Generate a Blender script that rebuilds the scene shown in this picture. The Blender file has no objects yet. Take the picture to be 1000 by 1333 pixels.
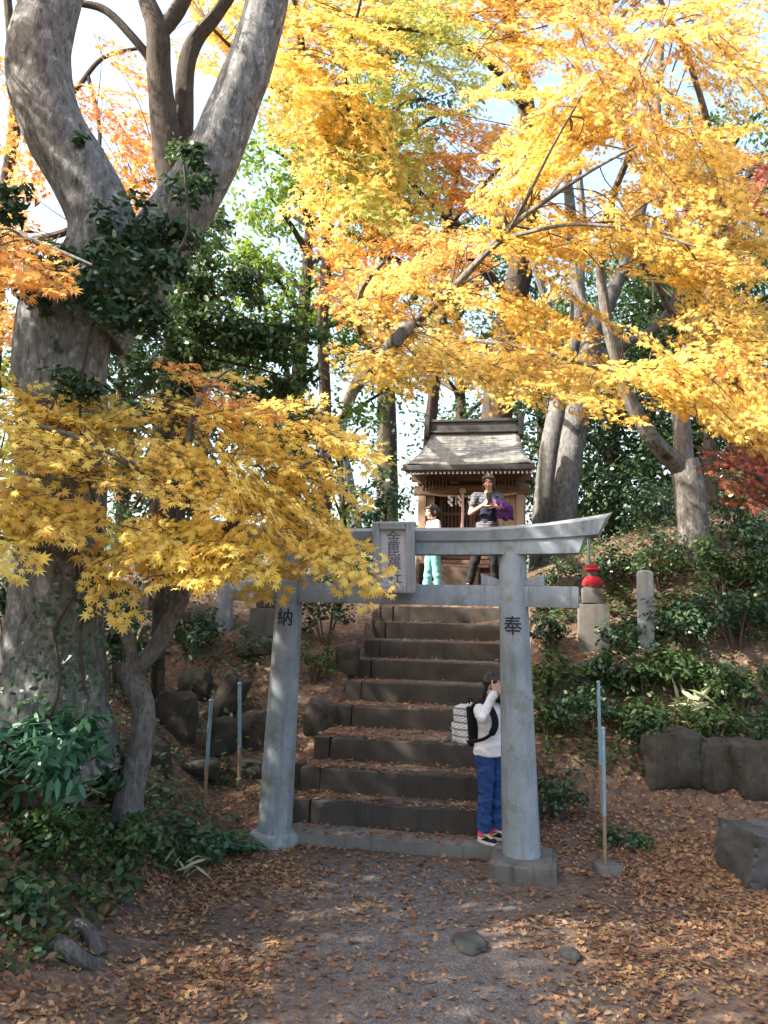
import bpy, bmesh, math, random
import numpy as np
from mathutils import Vector, Matrix, noise as mnoise

R = math.radians
C = bpy.context.scene.collection
sc = bpy.context.scene

# ------------------------------------------------------------------ camera, light, exposure
F_PX = 1040.0
cam_d = bpy.data.cameras.new('camera')
cam = bpy.data.objects.new('camera', cam_d)
C.objects.link(cam)
cam_d.sensor_fit = 'VERTICAL'
cam_d.sensor_height = 36.0
cam_d.lens = 36.0 * F_PX / 1333.0
cam_d.clip_end = 2000
CAM_H = 1.95
PITCH, ROLL = 6.3, 1.2
cam.matrix_world = Matrix.Translation((0, 0, CAM_H)) @ Matrix.Rotation(R(90 + PITCH), 4, 'X') @ Matrix.Rotation(R(ROLL), 4, 'Z')
sc.camera = cam

SUN_EL, SUN_AZ = 39.0, -106.0          # azimuth from +Y towards +X: the sun stands to the left, a little behind the camera
sd = Vector((math.sin(R(SUN_AZ)) * math.cos(R(SUN_EL)), math.cos(R(SUN_AZ)) * math.cos(R(SUN_EL)), math.sin(R(SUN_EL))))
world = bpy.data.worlds.new('World')
sc.world = world
world.use_nodes = True
wn = world.node_tree
for n in list(wn.nodes):
    wn.nodes.remove(n)
sky = wn.nodes.new('ShaderNodeTexSky')
sky.sky_type = 'NISHITA'
sky.sun_disc = False
sky.sun_elevation = R(SUN_EL)
sky.sun_rotation = R(SUN_AZ)
sky.air_density = 1.3
sky.dust_density = 5.0
sky.ozone_density = 1.0
bg = wn.nodes.new('ShaderNodeBackground')
bg.inputs['Strength'].default_value = 0.15
wo = wn.nodes.new('ShaderNodeOutputWorld')
wn.links.new(sky.outputs[0], bg.inputs[0])
wn.links.new(bg.outputs[0], wo.inputs[0])
sun_d = bpy.data.lights.new('sun', 'SUN')
sun_d.energy = 4.6
sun_d.angle = R(0.5)
sun_d.color = (1.0, 0.93, 0.82)
sun = bpy.data.objects.new('sun', sun_d)
C.objects.link(sun)
sun.rotation_euler = (-sd).to_track_quat('-Z', 'Y').to_euler()

sc.view_settings.view_transform = 'Standard'
sc.view_settings.look = 'None'
sc.view_settings.gamma = 1.0
sc.view_settings.exposure = 2.1
sc.render.engine = 'CYCLES'
cy = sc.cycles
cy.max_bounces = 7
cy.diffuse_bounces = 4
cy.glossy_bounces = 2
cy.transmission_bounces = 4
cy.transparent_max_bounces = 4
cy.sample_clamp_indirect = 6
cy.use_denoising = True

# ------------------------------------------------------------------ projection helpers
CM = cam.matrix_world.to_3x3()
CAM = Vector((0, 0, CAM_H))

def ray(px, py):
    return CM @ Vector(((px - 500) / F_PX, (666.5 - py) / F_PX, -1.0))

def P(px, py, Y):
    d = ray(px, py)
    return CAM + d * (Y / d.y)

def mpp(Y):                      # metres per photo pixel at depth Y
    return Y / F_PX

def sstep(a, b, x):
    t = min(1.0, max(0.0, (x - a) / (b - a)))
    return t * t * (3 - 2 * t)

# stair frame
ST0 = Vector((0.16, 6.45, 0)); ST_A = R(11)
ST_U = Vector((math.cos(ST_A), -math.sin(ST_A), 0)); ST_V = Vector((math.sin(ST_A), math.cos(ST_A), 0))
STEP_V = [0.0, 0.30, 0.62, 1.02, 1.70, 2.17, 2.66, 3.13, 3.66, 4.06]
STEP_Z = [0.10, 0.28, 0.475, 0.675, 0.875, 1.075, 1.275, 1.475, 1.68, 1.88]
PLAT_Z = 1.97

def suv(x, y):
    dx, dy = x - ST0.x, y - ST0.y
    return dx * ST_U.x + dy * ST_U.y, dx * ST_V.x + dy * ST_V.y

def slope_prof(v, side):
    if side > 0:
        z = 0.16 * sstep(-0.3, 1.2, v) + 0.50 * sstep(1.0, 1.8, v) + 0.85 * sstep(1.6, 3.2, v) + 0.42 * sstep(3.0, 4.6, v)
    else:
        z = 0.18 * sstep(-0.3, 1.0, v) + 0.42 * sstep(0.8, 1.9, v) + 0.92 * sstep(1.5, 3.3, v) + 0.40 * sstep(3.0, 4.6, v)
    return z

def terrain(x, y):
    u, v = suv(x, y)
    zs = slope_prof(v, u)
    # stair corridor stays under the steps
    zst = 0.0
    for vi, zi in zip(STEP_V, STEP_Z):
        if v > vi + 0.12:
            zst = zi - 0.12
    w = sstep(1.02, 0.93, abs(u)) * sstep(4.6, 4.2, v)
    z = zs * (1 - w) + min(zs, zst) * w
    if v > 4.4:
        z = max(z, PLAT_Z - 0.02 * 0)
    # left bank that carries the big tree
    bank = sstep(-1.15, -2.7, x) * sstep(3.0, 6.0, y)
    z = max(z, 0.95 * bank) if v < 4.0 else z
    z += 0.10 * sstep(-0.9, -2.2, x) * sstep(2.6, 4.4, y) * sstep(7, 5, y)
    # right knoll behind the stone post
    d2 = ((x - 5.0) / 2.6) ** 2 + ((y - 12.0) / 3.2) ** 2
    z += 1.35 * math.exp(-d2)
    d2 = ((x + 4.6) / 2.4) ** 2 + ((y - 10.5) / 3.0) ** 2
    z += 0.5 * math.exp(-d2)
    # the back of the hill falls away
    z -= 3.2 * sstep(16.5, 30.0, y)
    z -= 2.0 * sstep(9.0, 22.0, abs(x)) * sstep(4, 8, y)
    k = 1.0 if v < 0.2 else 2.2
    rough = 0.035 * mnoise.noise((x * 0.9, y * 0.9, 3.1)) + 0.018 * k * mnoise.noise((x * 3.1, y * 3.1, 8.4)) + 0.006 * k * mnoise.noise((x * 9, y * 9, 1.4))
    if y < 30:
        flat = 1 - 0.75 * sstep(0.2, 0, v) * sstep(-0.5, -0.2, x)
        z += rough * flat * (1 - w)
    return z

def hit(px, py, t0=2.5, t1=30.0):
    d = ray(px, py)
    t = t0
    while t < t1:
        p = CAM + d * t
        if p.z <= terrain(p.x, p.y):
            return Vector((p.x, p.y, terrain(p.x, p.y)))
        t += 0.02
    p = CAM + d * t1
    return p

def on_ground(px, Y):
    """point on the terrain seen in column px at depth Y"""
    x = (px - 500) / F_PX * Y
    for _ in range(4):
        z = terrain(x, Y)
        # correct for roll
        p = CM.transposed() @ (Vector((x, Y, z)) - CAM)
        cur = 500 + F_PX * p.x / -p.z
        x += (px - cur) / F_PX * Y
    return Vector((x, Y, terrain(x, Y)))

# ------------------------------------------------------------------ tagging
def tag(o, label, cat, group=None, kind=None):
    o['label'] = label
    o['category'] = cat
    if group: o['group'] = group
    if kind: o['kind'] = kind
    return o

def thing(name, label, cat, loc=(0, 0, 0), rotz=0.0, group=None, kind=None):
    o = bpy.data.objects.new(name, None)
    C.objects.link(o)
    o.location = loc
    o.rotation_euler = (0, 0, rotz)
    o.empty_display_size = 0.1
    o.matrix_world = Matrix.Translation(loc) @ Matrix.Rotation(rotz, 4, 'Z')
    return tag(o, label, cat, group, kind)

# ------------------------------------------------------------------ mesh builder
class MB:
    def __init__(self):
        self.v = []; self.f = []; self.m = []
        self.cm = 0
    def add(self, vs, fs):
        o = len(self.v)
        self.v.extend([tuple(p) for p in vs])
        for f in fs:
            self.f.append(tuple(i + o for i in f)); self.m.append(self.cm)
    def box(self, c, s, M=None, bev=0.0, rng=None, jit=0.0):
        bm = bmesh.new()
        bmesh.ops.create_cube(bm, size=1.0)
        for v in bm.verts:
            v.co = Vector((v.co.x * s[0], v.co.y * s[1], v.co.z * s[2]))
            if rng: v.co += Vector((rng.uniform(-jit, jit), rng.uniform(-jit, jit), rng.uniform(-jit, jit)))
        if bev > 0:
            bmesh.ops.bevel(bm, geom=bm.edges[:], offset=bev, segments=2, profile=0.6, affect='EDGES')
        T = Matrix.Translation(c) @ (M.to_4x4() if M is not None else Matrix())
        bm.verts.index_update()
        vs = [T @ v.co for v in bm.verts]
        fs = [[v.index for v in f.verts] for f in bm.faces]
        bm.free()
        self.add(vs, fs)
    def rough_box(self, c, s, amp=.008, cell=.07, M=None, bev=.015, seed=0.0):
        """worn block: bevelled, finely divided and pushed about by noise"""
        bm = bmesh.new()
        bmesh.ops.create_cube(bm, size=1.0)
        for v in bm.verts: v.co = Vector((v.co.x * s[0], v.co.y * s[1], v.co.z * s[2]))
        for ax in range(3):
            n = int(s[ax] / cell)
            if n > 1:
                for k in range(1, n):
                    co = Vector((0, 0, 0)); co[ax] = -s[ax] / 2 + s[ax] * k / n
                    no = Vector((0, 0, 0)); no[ax] = 1
                    bmesh.ops.bisect_plane(bm, geom=bm.verts[:] + bm.edges[:] + bm.faces[:], plane_co=co, plane_no=no)
        h = [x / 2 for x in s]
        for v in bm.verts:
            p = v.co.copy()
            # worn edges and corners
            on = [i for i in range(3) if abs(abs(p[i]) - h[i]) < 1e-5]
            q = p + Vector(c) + Vector((seed * 3.7, seed, 0))
            if len(on) >= 2:
                w = bev * (.7 + 1.6 * max(0, mnoise.noise(q * 5.0) + .2))
                for i in on: p[i] -= math.copysign(w * (.7 if len(on) == 2 else .9), p[i])
            d = mnoise.noise_vector(q * 4.0) * amp + mnoise.noise_vector(q * 14.0) * amp * .5
            v.co = p + d
        T = Matrix.Translation(c) @ (M.to_4x4() if M is not None else Matrix())
        bm.verts.index_update()
        vs = [T @ v.co for v in bm.verts]
        fs = [[v.index for v in f.verts] for f in bm.faces]
        bm.free()
        self.add(vs, fs)
    def tube(self, pts, rad, n=8, cap=True):
        pts = [Vector(p) for p in pts]
        k = len(pts)
        if k < 2: return
        ref = None
        vs = []
        for i, p in enumerate(pts):
            t = (pts[min(i + 1, k - 1)] - pts[max(i - 1, 0)])
            if t.length < 1e-9: t = Vector((0, 0, 1))
            t.normalize()
            if ref is None:
                ref = t.orthogonal().normalized()
            ref = (ref - t * ref.dot(t))
            if ref.length < 1e-6: ref = t.orthogonal()
            ref.normalize()
            b = t.cross(ref)
            r = rad[i] if hasattr(rad, '__len__') else rad
            for j in range(n):
                a = 2 * math.pi * j / n
                rr = r(a, i) if callable(r) else r
                vs.append(p + (ref * math.cos(a) + b * math.sin(a)) * rr)
        fs = []
        for i in range(k - 1):
            for j in range(n):
                j2 = (j + 1) % n
                fs.append((i * n + j, i * n + j2, (i + 1) * n + j2, (i + 1) * n + j))
        if cap:
            fs.append(tuple(range(n - 1, -1, -1)))
            fs.append(tuple((k - 1) * n + j for j in range(n)))
        self.add(vs, fs)
    def lathe(self, prof, n=24, c=(0, 0, 0), M=None):
        vs = []
        M = M or Matrix.Identity(3)
        for r, z in prof:
            for j in range(n):
                a = 2 * math.pi * j / n
                vs.append(Vector(c) + M @ Vector((r * math.cos(a), r * math.sin(a), z)))
        fs = []
        k = len(prof)
        for i in range(k - 1):
            for j in range(n):
                j2 = (j + 1) % n
                fs.append((i * n + j, i * n + j2, (i + 1) * n + j2, (i + 1) * n + j))
        fs.append(tuple(range(n - 1, -1, -1)))
        fs.append(tuple((k - 1) * n + j for j in range(n)))
        self.add(vs, fs)
    def ell(self, c, r, M=None, seg=16, rings=10):
        vs = []; fs = []
        M = M or Matrix.Identity(3)
        c = Vector(c)
        for i in range(1, rings):
            th = math.pi * i / rings
            for j in range(seg):
                a = 2 * math.pi * j / seg
                vs.append(c + M @ Vector((r[0] * math.sin(th) * math.cos(a), r[1] * math.sin(th) * math.sin(a), r[2] * math.cos(th))))
        top = len(vs); vs.append(c + M @ Vector((0, 0, r[2])))
        bot = len(vs); vs.append(c + M @ Vector((0, 0, -r[2])))
        for i in range(rings - 2):
            for j in range(seg):
                j2 = (j + 1) % seg
                fs.append((i * seg + j, (i + 1) * seg + j, (i + 1) * seg + j2, i * seg + j2))
        for j in range(seg):
            j2 = (j + 1) % seg
            fs.append((top, j, j2))
            fs.append((bot, (rings - 2) * seg + j2, (rings - 2) * seg + j))
        self.add(vs, fs)
    def cap(self, p0, r0, p1, r1, n=12):
        """tapered capsule"""
        p0 = Vector(p0); p1 = Vector(p1)
        d = p1 - p0
        L = d.length
        if L < 1e-6: d = Vector((0, 0, 1)); L = 1e-6
        d.normalize()
        pts = []; rad = []
        for a in (88, 65, 40, 18, 0):
            pts.append(p0 - d * r0 * math.sin(R(a))); rad.append(r0 * math.cos(R(a)))
        for a in (0, 18, 40, 65, 88):
            pts.append(p1 + d * r1 * math.sin(R(a))); rad.append(r1 * math.cos(R(a)))
        self.tube(pts, rad, n)
    def build(self, name, mats, parent=None, world=False, smooth=True, remesh=None, smooth_it=0, link=True):
        me = bpy.data.meshes.new(name)
        vs = self.v
        if world and parent is not None:
            Mi = parent.matrix_world.inverted()
            vs = [tuple(Mi @ Vector(p)) for p in vs]
        me.from_pydata(vs, [], self.f)
        if not isinstance(mats, (list, tuple)): mats = [mats]
        for m in mats: me.materials.append(m)
        if len(mats) > 1:
            me.polygons.foreach_set('material_index', np.array(self.m, dtype=np.int32))
        if smooth:
            me.polygons.foreach_set('use_smooth', np.ones(len(me.polygons), dtype=bool))
        me.update()
        o = bpy.data.objects.new(name, me)
        C.objects.link(o)
        if remesh:
            md = o.modifiers.new('r', 'REMESH'); md.mode = 'VOXEL'; md.voxel_size = remesh; md.use_smooth_shade = True
            if smooth_it:
                sm = o.modifiers.new('s', 'SMOOTH'); sm.factor = 0.5; sm.iterations = smooth_it
            dg = bpy.context.evaluated_depsgraph_get()
            me2 = bpy.data.meshes.new_from_object(o.evaluated_get(dg))
            o.modifiers.clear()
            o.data = me2
            me2.name = name
            me2.materials.clear()
            for m in mats: me2.materials.append(m)
        if parent is not None:
            o.parent = parent
        if smooth and not remesh:
            try:
                me.set_sharp_from_angle(angle=R(38))
            except Exception:
                pass
        return o

def catmull(pts, rad, step):
    """smooth path through control points with radii"""
    P_ = [Vector(p) for p in pts]
    out = []; orad = []
    n = len(P_)
    for i in range(n - 1):
        p0 = P_[max(i - 1, 0)]; p1 = P_[i]; p2 = P_[i + 1]; p3 = P_[min(i + 2, n - 1)]
        L = (p2 - p1).length
        k = max(2, int(L / step))
        for j in range(k):
            t = j / k
            q = 0.5 * ((2 * p1) + (-p0 + p2) * t + (2 * p0 - 5 * p1 + 4 * p2 - p3) * t * t + (-p0 + 3 * p1 - 3 * p2 + p3) * t ** 3)
            out.append(q); orad.append(rad[i] + (rad[i + 1] - rad[i]) * t)
    out.append(P_[-1]); orad.append(rad[-1])
    return out, orad

def bark_tube(mb, pts, rad, step=0.07, n=14, amp=0.10, seed=0.0, flare=0.0):
    q, r = catmull(pts, rad, step)
    k = len(q)
    L = [0.0]
    for i in range(1, k): L.append(L[-1] + (q[i] - q[i - 1]).length)
    fn = []
    for i in range(k):
        def f(a, _i, i=i):
            h = L[i]
            e = amp * mnoise.noise((math.cos(a) * 1.3 + seed, math.sin(a) * 1.3, h * 2.2)) + 0.5 * amp * mnoise.noise((math.cos(a) * 3 + seed, math.sin(a) * 3, h * 6))
            fl = flare * math.exp(-h / (2.2 * r[0])) * (1 + 0.55 * math.cos(5 * a + seed))
            return r[i] * (1 + e + fl)
        fn.append(f)
    mb.tube(q, fn, n)
    return q

# ------------------------------------------------------------------ leaf meshes (vectorised)
def star(lobes):
    pts = []
    for a, r in lobes:
        pts.append((r * math.cos(R(a)), r * math.sin(R(a))))
    return np.array(pts)

STAR7 = star([(0, 1.0), (16, .40), (38, .88), (58, .36), (78, .68), (104, .26), (126, .42), (180, .08),
              (-126, .42), (-104, .26), (-78, .68), (-58, .36), (-38, .88), (-16, .40)])
STAR5 = star([(0, 1.0), (22, .38), (46, .85), (70, .32), (98, .6), (180, .1), (-98, .6), (-70, .32), (-46, .85), (-22, .38)])
OVAL = np.array([(-0.5, 0), (-0.15, 0.26), (0.25, 0.2), (0.55, 0), (0.25, -0.2), (-0.15, -0.26)])
LANCE = np.array([(-0.5, 0), (-0.25, 0.07), (0.15, 0.065), (0.6, 0), (0.15, -0.065), (-0.25, -0.07)])

def nrmz(a):
    return a / np.maximum(np.linalg.norm(a, axis=1, keepdims=True), 1e-9)

def leaf_obj(name, batches, mats, parent=None, world=True, link=True):
    """batches: list of (template, pos, normal, dir, size, rnd, curl); one mesh"""
    V = []; LT = []; LI = []; RN = []
    off = 0
    for tpl, pos, nrm, dr, size, rnd, curl in batches:
        n = len(pos); k = len(tpl)
        if n == 0: continue
        nrm = nrmz(np.asarray(nrm, float)); dr = np.asarray(dr, float)
        dr = nrmz(dr - nrm * np.sum(dr * nrm, axis=1, keepdims=True))
        b = np.cross(nrm, dr)
        r2 = (tpl ** 2).sum(1)
        zz = -r2 * 1.0
        size = np.asarray(size, float).reshape(-1, 1, 1)
        curl = np.broadcast_to(np.asarray(curl, float), (n,)).reshape(-1, 1, 1)
        v = pos[:, None, :] + size * (dr[:, None, :] * tpl[None, :, 0:1] + b[:, None, :] * tpl[None, :, 1:2] + nrm[:, None, :] * (zz[None, :, None] * curl))
        V.append(v.reshape(-1, 3))
        LI.append(np.arange(n * k) + off)
        LT.append(np.full(n, k))
        RN.append(np.asarray(rnd, float))
        off += n * k
    V = np.concatenate(V); LI = np.concatenate(LI); LT = np.concatenate(LT); RN = np.concatenate(RN)
    if world and parent is not None:
        Mi = np.array(parent.matrix_world.inverted())
        V = V @ Mi[:3, :3].T + Mi[:3, 3]
    me = bpy.data.meshes.new(name)
    me.vertices.add(len(V)); me.vertices.foreach_set('co', V.astype(np.float32).ravel())
    me.loops.add(len(LI)); me.loops.foreach_set('vertex_index', LI.astype(np.int32))
    me.polygons.add(len(LT))
    starts = np.concatenate([[0], np.cumsum(LT)[:-1]])
    me.polygons.foreach_set('loop_start', starts.astype(np.int32))
    me.polygons.foreach_set('loop_total', LT.astype(np.int32))
    at = me.attributes.new('rnd', 'FLOAT', 'FACE')
    at.data.foreach_set('value', RN.astype(np.float32))
    if not isinstance(mats, (list, tuple)): mats = [mats]
    for m in mats: me.materials.append(m)
    me.update(calc_edges=True)
    o = bpy.data.objects.new(name, me)
    C.objects.link(o)
    if parent is not None: o.parent = parent
    return o

# ------------------------------------------------------------------ materials
def newmat(name):
    m = bpy.data.materials.new(name)
    m.use_nodes = True
    nt = m.node_tree
    for n in list(nt.nodes): nt.nodes.remove(n)
    return m, nt

def ramp(nt, fac, stops, interp='LINEAR'):
    r = nt.nodes.new('ShaderNodeValToRGB')
    r.color_ramp.interpolation = interp
    e = r.color_ramp.elements
    e[0].position, e[0].color = stops[0][0], (*stops[0][1], 1)
    e[1].position, e[1].color = stops[-1][0], (*stops[-1][1], 1)
    for p, c in stops[1:-1]:
        x = e.new(p); x.color = (*c, 1)
    nt.links.new(fac, r.inputs[0])
    return r.outputs[0]

def noise(nt, vec, scale, detail=5, rough=0.6, dist=0.0):
    n = nt.nodes.new('ShaderNodeTexNoise')
    n.inputs['Scale'].default_value = scale
    n.inputs['Detail'].default_value = detail
    n.inputs['Roughness'].default_value = rough
    n.inputs['Distortion'].default_value = dist
    nt.links.new(vec, n.inputs['Vector'])
    return n.outputs['Fac']

def mapv(nt, scale=(1, 1, 1), out='Object'):
    t = nt.nodes.new('ShaderNodeTexCoord')
    m = nt.nodes.new('ShaderNodeMapping')
    m.inputs['Scale'].default_value = scale
    nt.links.new(t.outputs[out], m.inputs['Vector'])
    return m.outputs[0]

def mix(nt, fac, a, b, mode='MIX'):
    m = nt.nodes.new('ShaderNodeMix')
    m.data_type = 'RGBA'; m.blend_type = mode
    for sock, val in ((m.inputs['Factor'], fac), (m.inputs['A'], a), (m.inputs['B'], b)):
        pass
    fi = [s for s in m.inputs if s.name == 'Factor' and s.type == 'VALUE'][0]
    ai = [s for s in m.inputs if s.name == 'A' and s.type == 'RGBA'][0]
    bi = [s for s in m.inputs if s.name == 'B' and s.type == 'RGBA'][0]
    for sock, val in ((fi, fac), (ai, a), (bi, b)):
        if isinstance(val, (int, float)): sock.default_value = val
        elif isinstance(val, tuple): sock.default_value = (*val, 1)
        else: nt.links.new(val, sock)
    return [s for s in m.outputs if s.type == 'RGBA'][0]

def finish(nt, col, rough=0.8, bump=None, bdist=0.01, bstr=0.6, spec=0.3, metal=0.0):
    b = nt.nodes.new('ShaderNodeBsdfPrincipled')
    o = nt.nodes.new('ShaderNodeOutputMaterial')
    if isinstance(col, tuple): b.inputs['Base Color'].default_value = (*col, 1)
    else: nt.links.new(col, b.inputs['Base Color'])
    if isinstance(rough, (int, float)): b.inputs['Roughness'].default_value = rough
    else: nt.links.new(rough, b.inputs['Roughness'])
    b.inputs['Specular IOR Level'].default_value = spec
    b.inputs['Metallic'].default_value = metal
    if bump is not None:
        bp = nt.nodes.new('ShaderNodeBump')
        bp.inputs['Distance'].default_value = bdist
        bp.inputs['Strength'].default_value = bstr
        nt.links.new(bump, bp.inputs['Height'])
        nt.links.new(bp.outputs[0], b.inputs['Normal'])
    nt.links.new(b.outputs[0], o.inputs[0])

def mat_plain(name, col, rough=0.7, var=0.25, scale=30, spec=0.3, metal=0.0, bd=0.002):
    m, nt = newmat(name)
    v = mapv(nt)
    n = noise(nt, v, scale, 4)
    c = ramp(nt, n, [(0.25, tuple(x * (1 - var) for x in col)), (0.75, tuple(min(1, x * (1 + var)) for x in col))])
    finish(nt, c, rough, n, bd, 0.5, spec, metal)
    return m

def mat_leaf(name, stops, trans=0.5, tcol=None, rough=0.55, hue=1.0, spec=0.25):
    """stops: colours picked per leaf by the random face attribute"""
    m, nt = newmat(name)
    a = nt.nodes.new('ShaderNodeAttribute'); a.attribute_name = 'rnd'
    k = len(stops)
    c = ramp(nt, a.outputs['Fac'], [(i / max(1, k - 1), s) for i, s in enumerate(stops)])
    b = nt.nodes.new('ShaderNodeBsdfPrincipled')
    nt.links.new(c, b.inputs['Base Color'])
    b.inputs['Roughness'].default_value = rough
    b.inputs['Specular IOR Level'].default_value = spec
    t = nt.nodes.new('ShaderNodeBsdfTranslucent')
    if tcol is not None:
        tc = mix(nt, 1.0, c, tcol, 'MULTIPLY')
        nt.links.new(tc, t.inputs[0])
    else:
        nt.links.new(c, t.inputs[0])
    x = nt.nodes.new('ShaderNodeMixShader')
    x.inputs[0].default_value = trans
    nt.links.new(b.outputs[0], x.inputs[1]); nt.links.new(t.outputs[0], x.inputs[2])
    o = nt.nodes.new('ShaderNodeOutputMaterial')
    nt.links.new(x.outputs[0], o.inputs[0])
    return m

def mat_bark(name, dark, light, lichen=None, moss=None, sc_=1.0, mossamt=0.6):
    m, nt = newmat(name)
    v = mapv(nt, (6 * sc_, 6 * sc_, 2.2 * sc_))
    v2 = mapv(nt, (1, 1, 1))
    n1 = noise(nt, v, 3.0, 8, 0.68, 0.4)
    c = ramp(nt, n1, [(0.3, dark), (0.7, light)])
    if lichen:
        n2 = noise(nt, mapv(nt, (1.6, 1.6, 1)), 7.5, 9, 0.78)
        f = ramp(nt, n2, [(0.53, (0, 0, 0)), (0.70, (.8, .8, .8))])
        c = mix(nt, f, c, lichen)
    if moss:
        n3 = noise(nt, v2, 2.3, 5, 0.65)
        f = ramp(nt, n3, [(mossamt, (0, 0, 0)), (mossamt + 0.1, (1, 1, 1))])
        c = mix(nt, f, c, moss)
    finish(nt, c, 0.9, n1, 0.02, 0.7, 0.15)
    return m

M = {}
M['torii'] = None
def mat_stone(name, a, b, spk, stain=None, scale=1.0, bd=0.004, moss=None, rough=0.85):
    m, nt = newmat(name)
    v = mapv(nt)
    n1 = noise(nt, v, 3.0 * scale, 6, 0.65)
    n2 = noise(nt, v, 120 * scale, 3, 0.7)
    c = ramp(nt, n1, [(0.3, a), (0.7, b)])
    f = ramp(nt, n2, [(0.42, (0, 0, 0)), (0.6, (1, 1, 1))])
    c = mix(nt, 0.2, c, ramp(nt, n2, [(0.35, tuple(x * 0.5 for x in a)), (0.65, spk)]))
    if stain:
        vs = mapv(nt, (7, 7, 0.7))
        n3 = noise(nt, vs, 1.6 * scale, 6, 0.7)
        c = mix(nt, ramp(nt, n3, [(0.5, (0, 0, 0)), (0.72, (0.8, 0.8, 0.8))]), c, stain)
    if moss:
        n4 = noise(nt, v, 4.5 * scale, 6, 0.7)
        c = mix(nt, ramp(nt, n4, [(0.52, (0, 0, 0)), (0.64, (0.9, 0.9, 0.9))]), c, moss)
    finish(nt, c, rough, mix(nt, 0.5, n2, n1), bd, 0.7, 0.25)
    return m

M['torii'] = mat_stone('weathered_granite', (0.155, 0.178, 0.195), (0.275, 0.305, 0.325), (0.36, 0.385, 0.40), (0.08, 0.092, 0.088), 1.0, 0.006, (0.15, 0.165, 0.14))
M['plaque'] = mat_stone('plaque_stone', (0.26, 0.27, 0.29), (0.36, 0.37, 0.38), (0.42, 0.43, 0.44))
M['plaque_in'] = mat_stone('plaque_field', (0.44, 0.44, 0.46), (0.55, 0.55, 0.56), (0.6, 0.6, 0.6))
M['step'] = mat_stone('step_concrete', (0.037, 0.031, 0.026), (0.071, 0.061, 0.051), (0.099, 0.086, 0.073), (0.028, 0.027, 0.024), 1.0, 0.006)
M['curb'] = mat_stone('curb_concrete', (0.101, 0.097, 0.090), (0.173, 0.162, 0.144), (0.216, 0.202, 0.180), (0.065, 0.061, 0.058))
M['rock'] = mat_stone('field_rock', (0.026, 0.023, 0.019), (0.085, 0.074, 0.061), (0.111, 0.096, 0.080), (0.022, 0.021, 0.016), 1.6, 0.03, (0.022, 0.028, 0.010))
M['post_stone'] = mat_stone('post_stone', (0.22, 0.24, 0.26), (0.33, 0.35, 0.37), (0.42, 0.43, 0.45), (0.13, 0.14, 0.14))
M['pedestal'] = mat_stone('pedestal_stone', (0.075, 0.068, 0.06), (0.15, 0.138, 0.125), (0.19, 0.175, 0.16), (0.045, 0.043, 0.037))
M['dark_stone'] = mat_stone('dark_wet_stone', (0.030, 0.031, 0.032), (0.085, 0.085, 0.085), (0.11, 0.11, 0.11), (0.03, 0.03, 0.028), 1.4, 0.02, (0.03, 0.035, 0.018))
M['root'] = mat_bark('root_bark', (0.04, 0.035, 0.032), (0.12, 0.11, 0.10), (0.19, 0.18, 0.17), (0.03, 0.034, 0.02), 2.0, 0.6)
M['zelkova'] = mat_bark('grey_bark', (0.038, 0.037, 0.035), (0.25, 0.248, 0.238), (0.54, 0.54, 0.53), (0.022, 0.026, 0.016), 1.3, 0.60)  # lichen blotches, whitened so their colour also stands for sunlit patches
M['maple_bark'] = mat_bark('maple_bark', (0.055, 0.05, 0.045), (0.195, 0.18, 0.165), (0.32, 0.315, 0.295), (0.034, 0.04, 0.022), 1.8, 0.58)
M['dark_bark'] = mat_bark('dark_bark', (0.03, 0.023, 0.018), (0.09, 0.072, 0.058), None, (0.035, 0.04, 0.02), 1.2, 0.66)
M['pale_bark'] = mat_bark('pale_bark', (0.050, 0.049, 0.047), (0.172, 0.170, 0.163), (0.271, 0.268, 0.257), (0.039, 0.039, 0.037), 1.4, 0.58)
M['twig'] = mat_plain('twig_bark', (0.075, 0.05, 0.035), 0.85, 0.3, 40)

YEL = [(0.830, 0.565, 0.135), (0.850, 0.660, 0.165), (0.820, 0.620, 0.155), (0.850, 0.590, 0.135), (0.790, 0.640, 0.185), (0.770, 0.460, 0.115), (0.620, 0.340, 0.115)]
M['gold'] = mat_leaf('golden_maple_leaf', YEL, 0.55)
M['yellow'] = mat_leaf('yellow_maple_leaf', [(0.88, 0.68, 0.15), (0.86, 0.61, 0.14), (0.88, 0.72, 0.17), (0.84, 0.52, 0.13), (0.82, 0.69, 0.19), (0.72, 0.44, 0.13), (0.88, 0.66, 0.15)], 0.5)
M['orange'] = mat_leaf('orange_maple_leaf', [(0.72, 0.33, 0.09), (0.80, 0.43, 0.11), (0.80, 0.52, 0.13), (0.62, 0.25, 0.08)], 0.55)
M['yelgreen'] = mat_leaf('yellow_green_leaf', [(0.459, 0.465, 0.104), (0.607, 0.551, 0.130), (0.377, 0.437, 0.091), (0.656, 0.551, 0.156), (0.312, 0.380, 0.078)], 0.55)
M['red'] = mat_leaf('red_maple_leaf', [(0.26, 0.065, 0.045), (0.36, 0.11, 0.06), (0.22, 0.055, 0.045), (0.45, 0.20, 0.08)], 0.45)
M['green'] = mat_leaf('evergreen_leaf', [(0.035, 0.075, 0.02), (0.06, 0.11, 0.03), (0.045, 0.09, 0.03), (0.09, 0.14, 0.03), (0.03, 0.07, 0.03)], 0.35, None, 0.35, 1, 0.5)
M['lightgreen'] = mat_leaf('light_green_leaf', [(0.12, 0.20, 0.03), (0.20, 0.27, 0.035), (0.09, 0.17, 0.03), (0.28, 0.30, 0.04)], 0.5, None, 0.4)
M['darkgreen'] = mat_leaf('dark_evergreen_leaf', [(0.022, 0.055, 0.022), (0.04, 0.085, 0.03), (0.03, 0.07, 0.035), (0.055, 0.10, 0.03)], 0.3, None, 0.35, 1, 0.5)
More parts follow.
